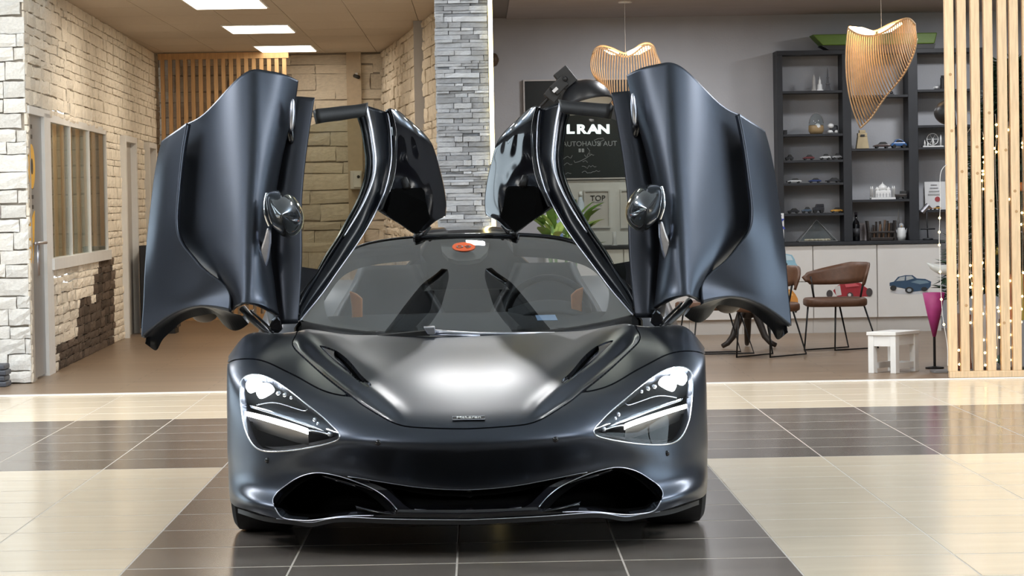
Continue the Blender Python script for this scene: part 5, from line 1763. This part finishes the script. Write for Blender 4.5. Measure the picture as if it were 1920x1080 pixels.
# green board on top of the shelving
g0 = [(1523, 69), (1756, 66), (1752, 90), (1543, 91)]
zt2 = ztop + .04
o = thing('green_board', (X(1640, 80, YSH), YSH + .15, zt2), 'long green board with a black underside lying on top of the shelving', 'board')
xa, xb, xc, xd = X(1523, 70, YSH), X(1757, 70, YSH), X(1752, 92, YSH), X(1543, 92, YSH)
build('green_top', MB().prism([(xd, YSH - .02, zt2 + .045), (xc, YSH - .02, zt2 + .045), (xb, YSH - .02, zt2 + .15), (xa, YSH - .02, zt2 + .15)], (0, .32, 0)), flat('grass_green', (.13, .22, .035)), o, bevel=.01)
build('underside', MB().prism([(xd + .06, YSH, zt2 + .001), (xc, YSH, zt2 + .001), (xc + .01, YSH, zt2 + .045), (xd - .02, YSH, zt2 + .045)], (0, .28, 0)), 'ink', o)

# ---- things on the left stretch of the worktop and on the wall above
YW = YR - .03
x0, x1, z0, z1 = rect(985, 150, 1292, 333, YW)
bd_ = thing('black_sign_board', ((x0 + x1) / 2, YW, z0), 'large black wall board with lit white letters and handwriting in a thin frame', 'board')
build('panel', MB().box((x0, YW - .01, z0), (x1, YR - .001, z1)), flat('board_black', (.008, .012, .014), .3), bd_)
t_ = .014
build('frame', MB().box((x0 - t_, YW - .02, z0 - t_), (x0, YR - .001, z1 + t_)).box((x1, YW - .02, z0 - t_), (x1 + t_, YR - .001, z1 + t_)).box((x0, YW - .02, z1), (x1, YR - .001, z1 + t_)).box((x0, YW - .02, z0 - t_), (x1, YR - .001, z0)), flat('frame_grey', (.55, .52, .5)), bd_)
for ch, u in (('U', 1046), ('L', 1069), ('R', 1090), ('A', 1112), ('N', 1132)):
    text('letter', ch, at(u, 243, YW - .014), .118, 'glow_text', bd_, sx=1.3, depth=.004, bold=.006)
text('small_lettering', 'AUTOHAUS', at(1089.5, 270, YW - .012), .068, 'grey_text', bd_)
text('small_lettering', 'AUT', at(1144, 269.5, YW - .012), .068, 'grey_text', bd_)
text('small_lettering', '#', at(1124, 270, YW - .012), .06, 'grey_text', bd_)


def scrib(pts, r=.0026): return MB().tube([at(u, v, YW - .013) for u, v in pts], r, 5)


build('swoosh', scrib([(1117, 268), (1114, 263), (1121, 260), (1131, 259), (1133, 262), (1125, 266), (1124, 273)]), 'grey_text', bd_)
build('stamp', MB().cbox(at(1087, 282, YW - .012), (.022, .003, .035)).cbox(at(1093, 282, YW - .012), (.022, .003, .035)), 'grey_text', bd_)
for base_u, base_v, w_, n in ((1047, 297, 26, 9), (1055, 308, 18, 7), (1096, 291, 18, 8), (1092, 304, 10, 5), (1091, 315, 27, 8), (1091, 323, 34, 10), (1049, 328, 22, 7)):
    pts = [(base_u + w_ * k / n, base_v - 3 * (k / n) * (w_ > 20) + R.uniform(-3.2, 3.2)) for k in range(n + 1)]
    build('signature', scrib(pts, .0022), 'grey_text', bd_)
build('signature', scrib([(1101, 277), (1106, 283), (1104, 286), (1110, 289), (1098, 297), (1086, 303), (1078, 305), (1076, 301)], .0024), 'grey_text', bd_)
# certificates
for i, (ua, va, uc, vc, lab) in enumerate(((1095, 356, 1144, 428, 'framed certificate headed TOP under the black board'), (1046, 353, 1071, 425, 'framed certificate left of the one headed TOP'), (1163, 355, 1206, 428, 'framed certificate right of the one headed TOP, cut by the car door'))):
    x0, x1, z0, z1 = rect(ua, va, uc, vc, YW)
    o = thing('framed_certificate', ((x0 + x1) / 2, YW, z0), lab, 'certificate', 'framed certificates under the black board')
    t_ = .016
    build('frame', MB().box((x0, YW - .01, z0), (x0 + t_, YR - .001, z1)).box((x1 - t_, YW - .01, z0), (x1, YR - .001, z1)).box((x0 + t_, YW - .01, z1 - t_), (x1 - t_, YR - .001, z1)).box((x0 + t_, YW - .01, z0), (x1 - t_, YR - .001, z0 + t_)), flat('cert_frame', (.62, .6, .57)), o)
    build('sheet', MB().box((x0 + t_, YW + .005, z0 + t_), (x1 - t_, YR - .001, z1 - t_)), 'paper_warm', o)
    if i == 0:
        text('heading', 'TOP', at(1121, 372, YW), .075, 'ink', o)
        for k, v in enumerate((379, 385, 391)): build('print_line', MB().cbox(at(1121, v, YW + .002), (.10 - .02 * k, .003, .006)), flat('print_grey', (.35, .35, .37)), o)
x0, x1, z0, z1 = rect(1042, 338, 1210, 440, YW)
o = tag(rebase(build('wall_panel', MB().box((x0, YW + .012, z0 - .12), (x1, YR - .0005, z1)), 'white_lacquer')), 'pale wall panel behind the framed certificates', 'panel')
p = at(1089, 425, YC_ + .25)
o = thing('spray_bottle', (p.x, p.y, ZC), 'white and blue bottle with red print on the worktop before the certificates', 'bottle')
hz = Z(1089, 359, p.y) - ZC
build('bottle_body', MB().lathe([(.034, 0), (.036, .02), (.036, hz * .78), (.02, hz * .86), (.016, hz * .9)], (p.x, p.y, ZC), 18), flat('bottle_pale', (.62, .70, .80)), o, True)
build('cap', MB().lathe([(.018, hz * .9), (.018, hz), (0, hz)], (p.x, p.y, ZC), 14), 'white', o, True)
build('bottle_print', MB().lathe([(.0365, hz * .22), (.0365, hz * .34)], (p.x, p.y, ZC), 18), flat('print_red', (.5, .05, .06)), o, True)
p = at(1152, 455, YC_ + .15)
o = thing('glass_vase', (p.x, p.y, ZC), 'slim clear vase on the worktop by the right car door window', 'vase')
build('vase_body', MB().lathe([(.022, 0), (.024, .01), (.016, .05), (.02, .13), (.018, .13), (.013, .05), (.018, .014)], (p.x, p.y, ZC), 16), flat('vase_glass', (.55, .55, .55), .1), o, True)
build('foot', MB().lathe([(.03, 0), (.03, .006), (0, .007)], (p.x, p.y, ZC), 16), flat('vase_glass', (.55, .55, .55), .1), o, True)
p = at(1046, 428, YC_ + .2)
o = thing('blue_carton', (p.x, p.y, ZC), 'pale blue carton on the worktop behind the plant leaves', 'box')
hb_ = Z(1046, 413, p.y)
build('carton', MB().box((p.x - .055, p.y - .04, ZC), (p.x + .055, p.y + .04, hb_)), flat('carton_blue', (.16, .27, .52)), o, bevel=.003)
build('carton_flap', MB().box((p.x - .055, p.y - .045, hb_ - .04), (p.x + .055, p.y - .04, hb_)), flat('carton_pale', (.45, .55, .75)), o)
# poster card with blue letters, and the bottle behind it
x0, x1, z0, z1 = rect(1440, 400, 1470, 456, YC_ + .1)
o = thing('poster_card', ((x0 + x1) / 2, YC_ + .1, ZC), 'white upright card with blue letters beside the raised right door', 'card')
build('card', MB().box((x0, YC_ + .1, ZC), (x1, YC_ + .108, z1)), 'paper', o)
text('card_letters', 'rK', at(1458, 421, YC_ + .097), .135, 'blue_text', o, bold=.003)
for v, w_ in ((404, .07), (434, .08), (438.5, .07), (443, .08), (452, .05)): build('print_line', MB().cbox(at(1459, v, YC_ + .098), (w_, .003, .008)), flat('print_blue', (.25, .27, .42)), o)
p = at(1441, 420, YC_ + .3)
o = thing('tall_bottle', (p.x, p.y, ZC), 'white bodied bottle with a black neck behind the blue lettered card', 'bottle')
hz = Z(1441, 348, p.y) - ZC
build('bottle_body', MB().lathe([(.05, 0), (.052, .02), (.05, hz * .62), (.03, hz * .76), (.018, hz * .8)], (p.x, p.y, ZC), 18), flat('bottle_white', (.55, .55, .57)), o, True)
build('neck', MB().lathe([(.019, hz * .79), (.017, hz * .96), (.02, hz * .97), (.02, hz), (0, hz)], (p.x, p.y, ZC), 14), blk, o, True)

# ---- wooden rib pendant lamps
def rib_lamp(name, label, Y, rim, end, bulge, rim_back, bulbs, n, depth, cable):
    p0 = at(*cable, Y)
    o = thing(name, (p0.x, Y, WZ), label, 'lamp', 'wooden rib pendant lamps')
    ev = lambda pts, k: [tuple(q) for q in curve([(a, b_, 0) for a, b_ in pts], k)]
    Sr, En, Sb = ev(rim, n), ev(end, n), ev(rim_back, n)
    for lab_, St, sg in (('front', Sr, -1), ('back', Sb, 1)):
        m_ = MB()
        for i in range(n):
            t = i / (n - 1)
            a, b_ = np.array(St[i][:2]), np.array(En[i][:2])
            q = (a + b_) / 2 + np.array(bulge(t))
            pts = []
            for k in range(15):
                s = k / 14
                c = (1 - s) ** 2 * a + 2 * s * (1 - s) * q + s * s * b_
                dep = sg * depth * (math.sin(PI * min(1, .18 + .82 * s)) ** .8) * (math.sin(PI * (.10 + .80 * t)))
                pts.append(at(c[0], c[1], Y + dep))
            m_.tube(pts, .0048, 4)
        build('rib_shade', m_, 'veneer', o, True)['kind'] = 'stuff'
    build('rim_band', MB().tube([at(a[0], a[1], Y - depth * .3) for a in Sr], .009, 6).tube([at(a[0], a[1], Y + depth * .3) for a in Sb], .009, 6), 'veneer', o, True)
    build('edge_band', MB().tube([at(a[0], a[1], Y) for a in En], .008, 6), 'veneer', o, True)
    for (u0, v0, u1, v1, r) in bulbs:
        build('light_tube', MB().tube([at(u0, v0, Y), at((u0 + u1) / 2, (v0 + v1) / 2 + 1, Y), at(u1, v1, Y)], [r * .5, r, r * .5], 10), 'bulb', o, True)
    pc_ = at((rim[0][0] + rim[-1][0]) / 2, (rim[0][1] + rim[-1][1]) / 2 + 8, Y)
    build('cable', MB().tube([(p0.x, Y, WZ), (p0.x, Y, pc_.z)], .0014, 6), flat('cable_pale', (.5, .48, .46)), o)
    build('ceiling_cap', MB().lathe([(.0, -.03), (.045, -.03), (.05, 0)], (p0.x, Y, WZ), 18), 'white', o, True)
    point('rib_lamp_bulb', at((rim[0][0] + rim[-1][0]) / 2, (rim[0][1] + rim[-1][1]) / 2 + 22, Y), 3.5, (1, .68, .35), .06)
    return o


rib_lamp('pendant_lamp', 'large drop shaped pendant of thin wood ribs hanging before the shelving', 23.2,
         [(1590, 53), (1604, 62), (1622, 67), (1642, 66), (1664, 56), (1688, 40), (1704, 36), (1716, 47)],
         [(1613, 240), (1632, 222), (1650, 196), (1668, 172), (1690, 146), (1704, 122), (1714, 98), (1719, 72)],
         lambda t: (-26 * (1 - t) ** 1.2, 14 * (1 - t) + 4), [(1591, 50), (1606, 52), (1624, 58), (1644, 57), (1664, 47), (1690, 37), (1704, 35), (1716, 46)],
         [(1592, 53, 1640, 63, .035), (1648, 62, 1690, 43, .028)], 34, .17, (1652, 20))
rib_lamp('pendant_lamp', 'smaller pendant of thin wood ribs behind the right car door top', 24.6,
         [(1112, 100), (1122, 90), (1138, 93), (1158, 102), (1174, 106), (1192, 98), (1208, 86), (1222, 86), (1230, 104)],
         [(1128, 158), (1136, 172), (1146, 190), (1156, 203), (1170, 208), (1186, 204), (1202, 196), (1216, 180), (1229, 150)],
         lambda t: (-22 * (1 - 2 * t), 6), [(1112, 98), (1122, 87), (1138, 87), (1158, 95), (1174, 100), (1192, 90), (1208, 81), (1222, 83), (1230, 102)],
         [(1134, 93, 1160, 101, .022), (1176, 101, 1219, 87, .034)], 30, .16, (1172, 60))

# ---- studio style arc lamp with a black dome, and the other black dome lamp
YA = 22.6
pc_ = at(1101, 199, YA)
k_ = YA / F
al = thing('arc_lamp', (X(950, 640, YA), YA, 0), 'big black dome lamp on a jointed arm above the right car door window', 'lamp')
ax = Vector((.25, -.25, -1)).normalized()
e1 = ax.cross(Vector((0, 1, 0))).normalized()
e2 = ax.cross(e1)
rr_ = 50 * k_
dm = []
for i in range(11):
    th = PI / 2 * i / 10
    dm.append([pc_ - ax * (rr_ * math.cos(th)) + (e1 * math.cos(2 * PI * j / 32) + e2 * math.sin(2 * PI * j / 32)) * max(rr_ * math.sin(th), 1e-4) for j in range(33)])
build('dome_shade', MB().grid(dm), 'black_matt', al, True, solid=.006)
build('inner_reflector', MB().grid([[pc_ + (q - pc_) * .96 for q in r] for r in dm]), 'white', al, True)


def rotbox(u, v, w_, h_, ang, d, Y):
    c = at(u, v, Y)
    ca, sa = math.cos(ang), math.sin(ang)
    P = [c + Vector((dx * ca - dz * sa, 0, dx * sa + dz * ca)) * k_ for dx, dz in ((-w_ / 2, -h_ / 2), (w_ / 2, -h_ / 2), (w_ / 2, h_ / 2), (-w_ / 2, h_ / 2))]
    return [p + Vector((0, -d / 2, 0)) for p in P], (0, d, 0)


build('head_block', MB().prism(*rotbox(1060, 146, 30, 36, math.radians(38), .13, YA)), 'black_plastic', al, bevel=.008)
jb = build('joint', MB().prism(*rotbox(1048, 161, 30, 22, math.radians(42), .16, YA)), 'black_plastic', al, bevel=.008)
build('joint_screw', MB().lathe([(0, -.01), (.018, -.01), (.02, 0)], at(1060, 148, YA - .085), 14, 'y'), 'black_metal', jb, True)
build('maker_plate', MB().prism(*rotbox(1041, 168.5, 11, 6, math.radians(42), .004, YA - .082)), flat('plate_grey', (.6, .6, .62)), jb)
build('clamp', MB().prism(*rotbox(1035, 178, 26, 20, math.radians(-40), .1, YA)), 'black_plastic', al, bevel=.006)
build('arm', MB().tube([at(1038, 172, YA), at(1026, 186, YA), at(1006, 206, YA), at(985, 240, YA), at(966, 310, YA), at(953, 420, YA), Vector((X(950, 640, YA), YA, .05))], .014, 10), 'black_metal', al, True)
build('base', MB().lathe([(.20, 0), (.20, .03), (.03, .045), (0, .045)], (X(950, 640, YA), YA, 0), 28), 'black_metal', al, True, angle=30)
YD = 22.9
pc_ = at(1790, 209, YD)
dl = thing('dome_pendant', (pc_.x, YD, WZ), 'black dome lamp half hidden behind the first pine batten', 'lamp')
ax = Vector((1, -.15, .1)).normalized()
e1 = ax.cross(Vector((0, 1, 0))).normalized()
e2 = ax.cross(e1)
dm = []
for i in range(11):
    th = PI / 2 * i / 10
    dm.append([pc_ - ax * (.165 * math.cos(th)) + (e1 * math.cos(2 * PI * j / 28) + e2 * math.sin(2 * PI * j / 28)) * max(.115 * math.sin(th), 1e-4) for j in range(29)])
build('dome_shade', MB().grid(dm), 'black_matt', dl, True, solid=.006)
build('bulb', MB().ell(pc_ - ax * .03, ((.035, 0, 0), (0, .035, 0), (0, 0, .035)), 12, 8), 'white', dl, True)
build('cable', MB().tube([(pc_.x, YD, pc_.z + .09), (pc_.x, YD, WZ)], .005, 6), 'black_metal', dl)
# round brown sconce beside the LED strip
p = at(927, 112, YR - .05)
o = thing('wall_sconce', (p.x, p.y, p.z - .065), 'small brown round wall sconce right of the slate column', 'sconce')
build('shade', MB().ell((p.x, YR - .03, p.z), ((.04, 0, 0), (0, .05, 0), (0, 0, .065)), 16, 10), flat('sconce_brown', (.10, .06, .035)), o, True)
build('back_plate', MB().lathe([(0, -.01), (.045, -.01), (.045, 0)], (p.x, YR, p.z), 18, 'y'), flat('sconce_plate', (.2, .14, .09)), o)

# ---- leafy plant behind the car roof
p = at(1056, 440, 22.3)
pl_ = thing('potted_plant', (p.x, 22.3, 0), 'broad leaved green plant in a grey pot behind the car roof', 'plant')
build('pot', MB().lathe([(.16, 0), (.17, .02), (.21, .42), (.22, .44), (.20, .44), (.18, .38), (0, .37)], (p.x, 22.3, 0), 24), 'terracotta', pl_, True, angle=40)
stm = MB()
leaves = []
RL = random.Random(21)
for k in range(9):
    a = 2 * PI * k / 9
    top_ = Vector((p.x + .16 * math.cos(a) * RL.uniform(.6, 1.4), 22.3 + .14 * math.sin(a), RL.uniform(.95, 1.26)))
    stm.tube([(p.x + .05 * math.cos(a), 22.3 + .05 * math.sin(a), .37), (p.x + .09 * math.cos(a), 22.3 + .09 * math.sin(a), .7), top_], [.012, .01, .006], 6)
    for q in range(5):
        az = a + RL.uniform(-1.2, 1.2)
        leaves.append((top_.lerp(Vector((p.x, 22.3, .62)), RL.uniform(0, .45)), az, RL.uniform(.45, 1.15), RL.uniform(.18, .29), RL.uniform(.032, .05)))
build('stem', stm, 'leaf', pl_, True)
for i, (b0, az, el, ln, wd) in enumerate(leaves):
    d_ = Vector((math.cos(az) * math.cos(el), math.sin(az) * math.cos(el), math.sin(el)))
    sd_ = d_.cross(Vector((0, 0, 1))).normalized()
    nn_ = sd_.cross(d_)
    rows_ = []
    for k in range(7):
        t = k / 6
        wv = wd * math.sin(PI * min(1, t * .95 + .05)) ** .8
        cpt = b0 + d_ * (ln * t) - nn_ * (.10 * ln * 2 * t * t) 
        rows_.append([cpt - sd_ * wv + nn_ * wv * .3, cpt, cpt + sd_ * wv + nn_ * wv * .3])
    build('leaf', MB().grid(rows_), 'leaf_light' if i % 3 == 0 else 'leaf', pl_, True)

# ---- seating: brown leather chairs, table, white stool
YCH = 24.3
kc = YCH / F
cx = X(1566, 600, YCH)


def make_chair():
    o = thing('leather_chair', (cx, YCH, 0), 'brown leather chair with a curved wrap back and black wire sled legs, in full view', 'chair', 'brown leather chairs in the lounge')
    zs_, zu = .443, .372
    rows_ = []
    n = 40
    def sq(r, z, p=4):
        return [(cx + r * .262 * np.sign(math.cos(a)) * abs(math.cos(a)) ** (2 / p), YCH + r * .25 * np.sign(math.sin(a)) * abs(math.sin(a)) ** (2 / p), z) for a in [2 * PI * k / n for k in range(n + 1)]]
    build('seat', MB().grid([sq(.02, zu), sq(.92, zu), sq(.99, zu + .012), sq(1, zu + .035), sq(.99, zs_ - .012), sq(.93, zs_), sq(.5, zs_ - .006), sq(.02, zs_ - .008)]), 'brown_leather', o, True)
    bk_ = []
    for k in range(25):
        t = k / 24
        az = math.radians(152 - 182 * t)
        rx, ry = .245, .25
        zl, zh = .555 + .05 * t - .03 * math.sin(PI * t), .635 + .10 * min(1, t * 1.9) - .10 * max(0, (t - .8) / .2) ** 2
        if t > .8: zl = .60 - .06 * (t - .8) / .2
        if t < .06: zl, zh = zl + .02, zh - .02
        lean = .035
        bk_.append([(cx + (rx + .02 + lean * s) * math.cos(az), YCH + (ry + lean * s) * math.sin(az), zl + (zh - zl) * s) for s in (0, .25, .5, .75, 1)])
    build('backrest', MB().grid(bk_), 'brown_leather', o, True, solid=.022)
    for az in (135, 10):
        a = math.radians(az)
        build('back_support', MB().tube([(cx + .22 * math.cos(a), YCH + .22 * math.sin(a), zs_ - .03), (cx + .262 * math.cos(a), YCH + .25 * math.sin(a), .62)], .009, 8), 'black_metal', o, True)
    for pts in ([(-.235, -.05, .372), (-.275, -.10, .010), (.14, .24, .010), (.06, .18, .372)], [(-.02, -.20, .372), (-.035, -.24, .010), (.37, .06, .010), (.25, .03, .372)]):
        build('sled_leg', MB().tube([(cx + a, YCH + b_, c) for a, b_, c in pts], .008, 8), 'black_metal', o, True)
    return o


ch1 = make_chair()
ch2 = copy_tree(ch1)
ch2.location = (X(1424, 600, 23.9), 23.45, 0)
ch2.rotation_euler.z = math.radians(12)
ch2['label'] = 'brown leather chair half hidden behind the raised right car door, next to the drawers'
ch3 = copy_tree(ch1)
ch3.location = (X(1330, 600, 24.2), 24.0, 0)
ch3.rotation_euler.z = math.radians(-35)
ch3['label'] = 'brown leather chair whose wire legs alone show under the raised right door'
tx_, ty_ = X(1403, 600, 24.9), 24.9
tb = thing('pedestal_table', (tx_, ty_, 0), 'round dark table on a pedestal with three curved dark wooden feet', 'table')
build('tabletop', MB().lathe([(0, .70), (.33, .70), (.345, .712), (.345, .725), (.33, .735), (0, .735)], (tx_, ty_, 0), 40), 'dark_wood', tb, True, angle=35)
build('column', MB().lathe([(.03, .70), (.035, .45), (.05, .34), (.045, .26), (0, .25)], (tx_, ty_, 0), 20), 'dark_wood', tb, True)
for a in (200, -25, 88):
    a = math.radians(a)
    dx, dy = math.cos(a), math.sin(a)
    build('foot', MB().tube([(tx_ + dx * r, ty_ + dy * r, z) for r, z in ((.02, .34), (.07, .30), (.11, .20), (.15, .10), (.20, .045), (.25, .022))], [.035, .036, .032, .028, .024, .020], 10), 'dark_wood', tb, True)
# white step stool
P1, P2, P3 = at(1628, 700, 21.05), at(1680, 702, 20.93), at(1723, 697, 21.2)
for q in (P1, P2, P3): q.z = 0
P4 = P1 + P3 - P2
zh = .303
so = thing('step_stool', tuple((P1 + P3) / 2), 'low white wooden step stool on the plank floor by the pine battens', 'stool')
ea, eb = (P2 - P1), (P3 - P2)
def spt(a, b_, z): return P1 + ea * a + eb * b_ + Vector((0, 0, z))
def sbox(a0, a1, b0, b1, z0, z1): return MB().prism([spt(a0, b0, z0), spt(a1, b0, z0), spt(a1, b1, z0), spt(a0, b1, z0)], (0, 0, z1 - z0))
build('top', sbox(-.03, 1.03, -.03, 1.03, zh - .025, zh), 'white', so, bevel=.003)
for a0, b0 in ((0, 0), (.80, 0), (.80, .84), (0, .84)):
    build('leg', sbox(a0, a0 + .20, b0, b0 + .16, 0, zh - .025), 'white', so, bevel=.003)
build('front_panel', sbox(.2, .8, .02, .10, zh - .105, zh - .025), 'white', so)
build('apron', sbox(.88, .96, .16, .84, zh - .10, zh - .025), 'white', so)
build('apron', sbox(.04, .12, .16, .84, zh - .10, zh - .025), 'white', so)
for a0, a1, b0, b1 in ((.2, .8, .9, .97), (.88, .95, .16, .84), (.05, .12, .16, .84)):
    build('stretcher', sbox(a0, a1, b0, b1, .03, .075), 'white', so)

# ---- behind the pine battens: decorated fir, parcels, strings of lights
YT = 21.9
tx2, tz0 = X(1912, 400, YT), 0
YT = 22.1
ft = thing('fir_tree', (tx2, YT, 0), 'dark green decorated fir tree standing behind the pine battens', 'tree')
build('trunk', MB().tube([(tx2, YT, .04), (tx2, YT, 2.3)], [.035, .01], 8), 'dark_wood', ft, True)
build('tree_stand', MB().lathe([(.18, 0), (.18, .03), (.06, .10), (0, .10)], (tx2, YT, 0), 20), flat('stand_green', (.03, .09, .05)), ft, True)
nd_ = MB()
RT = random.Random(5)
for k in range(230):
    z = .58 + 1.75 * (k / 230) ** .9
    rmax = .56 * (1 - (z - .5) / 2.05) + .05
    a = k * 2.39996
    d_ = Vector((math.cos(a), math.sin(a), -.18)).normalized()
    b0 = Vector((tx2, YT, z))
    for s_ in range(9):
        t = (s_ + 1) / 9
        c = b0 + d_ * rmax * t
        for q in range(7):
            e_ = (d_ + Vector((RT.uniform(-1, 1), RT.uniform(-1, 1), RT.uniform(-.5, .7)))).normalized()
            w_ = e_.cross(Vector((RT.uniform(-1, 1), RT.uniform(-1, 1), 1))).normalized() * .014
            nd_.add([c - w_, c + w_, c + e_ * .12], [(0, 1, 2)])
build('foliage', nd_, 'pine_needle', ft)['kind'] = 'stuff'
for i, (u, v, c_) in enumerate(((1880, 318, (.6, .16, .03)), (1893, 420, (.5, .05, .04)), (1868, 470, (.6, .45, .1)), (1916, 350, (.5, .05, .04)))):
    q = at(u, v, YT - .34)
    build('bauble', MB().ell(q, ((.035, 0, 0), (0, .035, 0), (0, 0, .035)), 12, 8), flat('bauble%d' % (i % 3), c_, .2), ft, True)


def parcel(name, u0, v0, u1, v1, Y, col, rib, label):
    x0, x1, z0, z1 = rect(u0, v0, u1, v1, Y)
    o = thing(name, ((x0 + x1) / 2, Y + .12, max(z0, 0)), label, 'parcel')
    z0 = max(z0, 0)
    build('box', MB().box((x0, Y, z0), (x1, Y + .24, z1)), col, o, bevel=.004)
    xm = (x0 + x1) / 2
    build('ribbon', MB().box((xm - .012, Y - .002, z0), (xm + .012, Y + .242, z1 + .002)), rib, o)
    return o


zfl = 706
parcel('gift_parcel', 1836, 575, 1870, 688, 21.25, flat('parcel_white', (.62, .62, .63)), flat('ribbon_silver', (.5, .5, .52)), 'tall white parcel behind the third pine batten')
parcel('gift_parcel', 1884, 600, 1935, 688, 21.16, flat('parcel_grey', (.36, .36, .38)), flat('ribbon_gold', (.5, .4, .08)), 'grey parcel with a gold ribbon under the fir tree')
parcel('gift_parcel', 1896, 515, 1936, 600, 21.16, flat('parcel_red', (.55, .08, .03)), flat('ribbon_gold', (.5, .4, .08)), 'orange red parcel on top of the grey one')
parcel('gift_parcel', 1796, 590, 1822, 692, 21.15, flat('parcel_brown', (.16, .05, .03)), flat('ribbon_dark', (.08, .03, .02)), 'dark red brown parcel behind the first two pine battens')
p = at(1765, 640, 21.0)
o = thing('magenta_cone', (p.x, 21.45, 0), 'magenta paper cone standing left of the pine battens', 'cone')
zc1 = Z(1765, 547, 21.6)
build('paper_cone', MB().lathe([(.012, zc1 * .42), (.05, zc1 * .7), (.085, zc1), (.08, zc1), (.045, zc1 * .7)], (p.x + .02, 21.45, 0), 18), flat('magenta', (.34, .03, .16)), o, True)
build('stand', MB().lathe([(.07, 0), (.07, .012), (.010, .02), (.010, zc1 * .45), (0, zc1 * .45)], (p.x + .02, 21.45, 0), 18), 'black_metal', o, True, angle=30)
yb_ = 21.0
hp = [at(1738, 493, yb_), at(1748, 500, yb_), at(1762, 506, yb_), at(1778, 506, yb_), at(1794, 498, yb_)]
o = thing('horn_lamp', (hp[3].x, yb_, 0), 'silver grey horn shaped shell on a thin stand beside the pine battens', 'ornament')
build('shell', MB().tube(hp, [.002, .022, .034, .04, .03], 12), flat('silver_shell', (.52, .54, .54), .3), o, True)
build('stand', MB().tube([(hp[3].x, yb_, .02), (hp[3].x, yb_, hp[3].z)], .008, 8), 'black_metal', o)
build('foot_plate', MB().box((hp[3].x - .13, yb_ - .09, 0), (hp[3].x + .05, yb_ + .09, .018)), flat('plate_dark', (.2, .2, .21)), o, bevel=.003)


def fairy(name, label, pts, bulbs, Y):
    q = [at(u, v, Y) for u, v in pts]
    o = thing(name, tuple(q[-1]), label, 'string lights', 'fairy light strings')
    build('wire', MB().tube([Vector(x) for x in curve([tuple(x) for x in q], 40)], .0025, 5), flat('wire_white', (.6, .6, .6)), o, True)
    m_ = MB()
    for (u, v) in bulbs: m_.ell(at(u, v, Y - .01), ((.0085, 0, 0), (0, .0085, 0), (0, 0, .0085)), 8, 6)
    build('bulbs', m_, 'fairy', o, True)['kind'] = 'stuff'
    return o


zz_ = lambda l: [(1740 + a / 2.077, 180 + b_ / 2.077) for a, b_ in l]
fairy('fairy_lights', 'fairy light string hanging free left of the first batten', zz_([(72, 268), (55, 285), (48, 370), (46, 470), (44, 580), (48, 690), (52, 790), (62, 890), (75, 970), (76, 1050)]), zz_([(45, 475), (44, 530), (44, 580), (47, 685), (52, 792), (62, 890)]), YP - .045)
fairy('fairy_lights', 'fairy light string between first and second battens', zz_([(115, 60), (175, 70), (180, 100), (155, 140), (118, 200), (116, 600), (118, 1000), (122, 1050)]), zz_([(178, 95), (120, 990), (122, 1045), (117, 700)]), YP + .045)
fairy('fairy_lights', 'fairy light string between second and third battens', zz_([(165, 600), (166, 700), (173, 780), (168, 880), (170, 1040)]), zz_([(165, 660), (168, 700), (162, 705), (174, 730), (166, 745), (172, 784), (168, 830), (166, 883)]), YP + .045)
fairy('fairy_lights', 'fairy light string between third and fourth battens', zz_([(212, 140), (220, 180), (216, 280), (212, 370), (212, 560), (214, 800), (222, 1050)]), zz_([(218, 165), (221, 190), (216, 238), (218, 258), (213, 292), (214, 305), (210, 330), (215, 362), (212, 650), (212, 750), (214, 848), (217, 950), (222, 1000), (223, 1048)]), YP + .045)
fairy('fairy_lights', 'fairy light string between fourth and fifth battens', zz_([(262, 70), (266, 160), (262, 220), (268, 400), (276, 690), (274, 840), (266, 1030)]), zz_([(266, 112), (268, 157), (258, 204), (266, 218), (276, 693), (274, 742), (272, 824), (275, 838), (274, 890), (278, 940), (264, 980), (267, 1028)]), YP + .045)
fairy('fairy_lights', 'fairy light string between fifth and sixth battens', zz_([(313, 100), (316, 400), (319, 700), (319, 1030)]), zz_([(313, 132), (317, 402), (319, 720), (320, 826), (320, 876), (319, 930), (319, 980), (320, 1028)]), YP + .045)
fairy('fairy_lights', 'fairy light string right of the sixth batten', zz_([(366, 160), (367, 300), (366, 450), (368, 700), (362, 900)]), zz_([(368, 183), (368, 200), (366, 455), (363, 500), (371, 688), (367, 780), (364, 830), (363, 880)]), YP + .045)
# dark mats piled at the left edge, in front of the plain wall
x0, x1, z0, z1 = rect(-30, 664, 15, 700, 21.3)
for k in range(4):
    zz = .03 + .045 * k
    tag(rebase(build('folded_mat', MB().box((x0, 21.2, .042 * k), (x1 - .01 * (k % 2), 21.44, .042 * k + .04)), flat('mat_dark', (.06, .065, .08)), bevel=.01)), ['bottom dark mat of the pile at the left wall corner', 'second dark mat from the bottom of the pile at the left wall', 'third dark mat from the bottom of the pile at the left wall', 'top dark mat of the pile at the left wall corner'][k], 'mat', 'dark mats piled at the left wall')
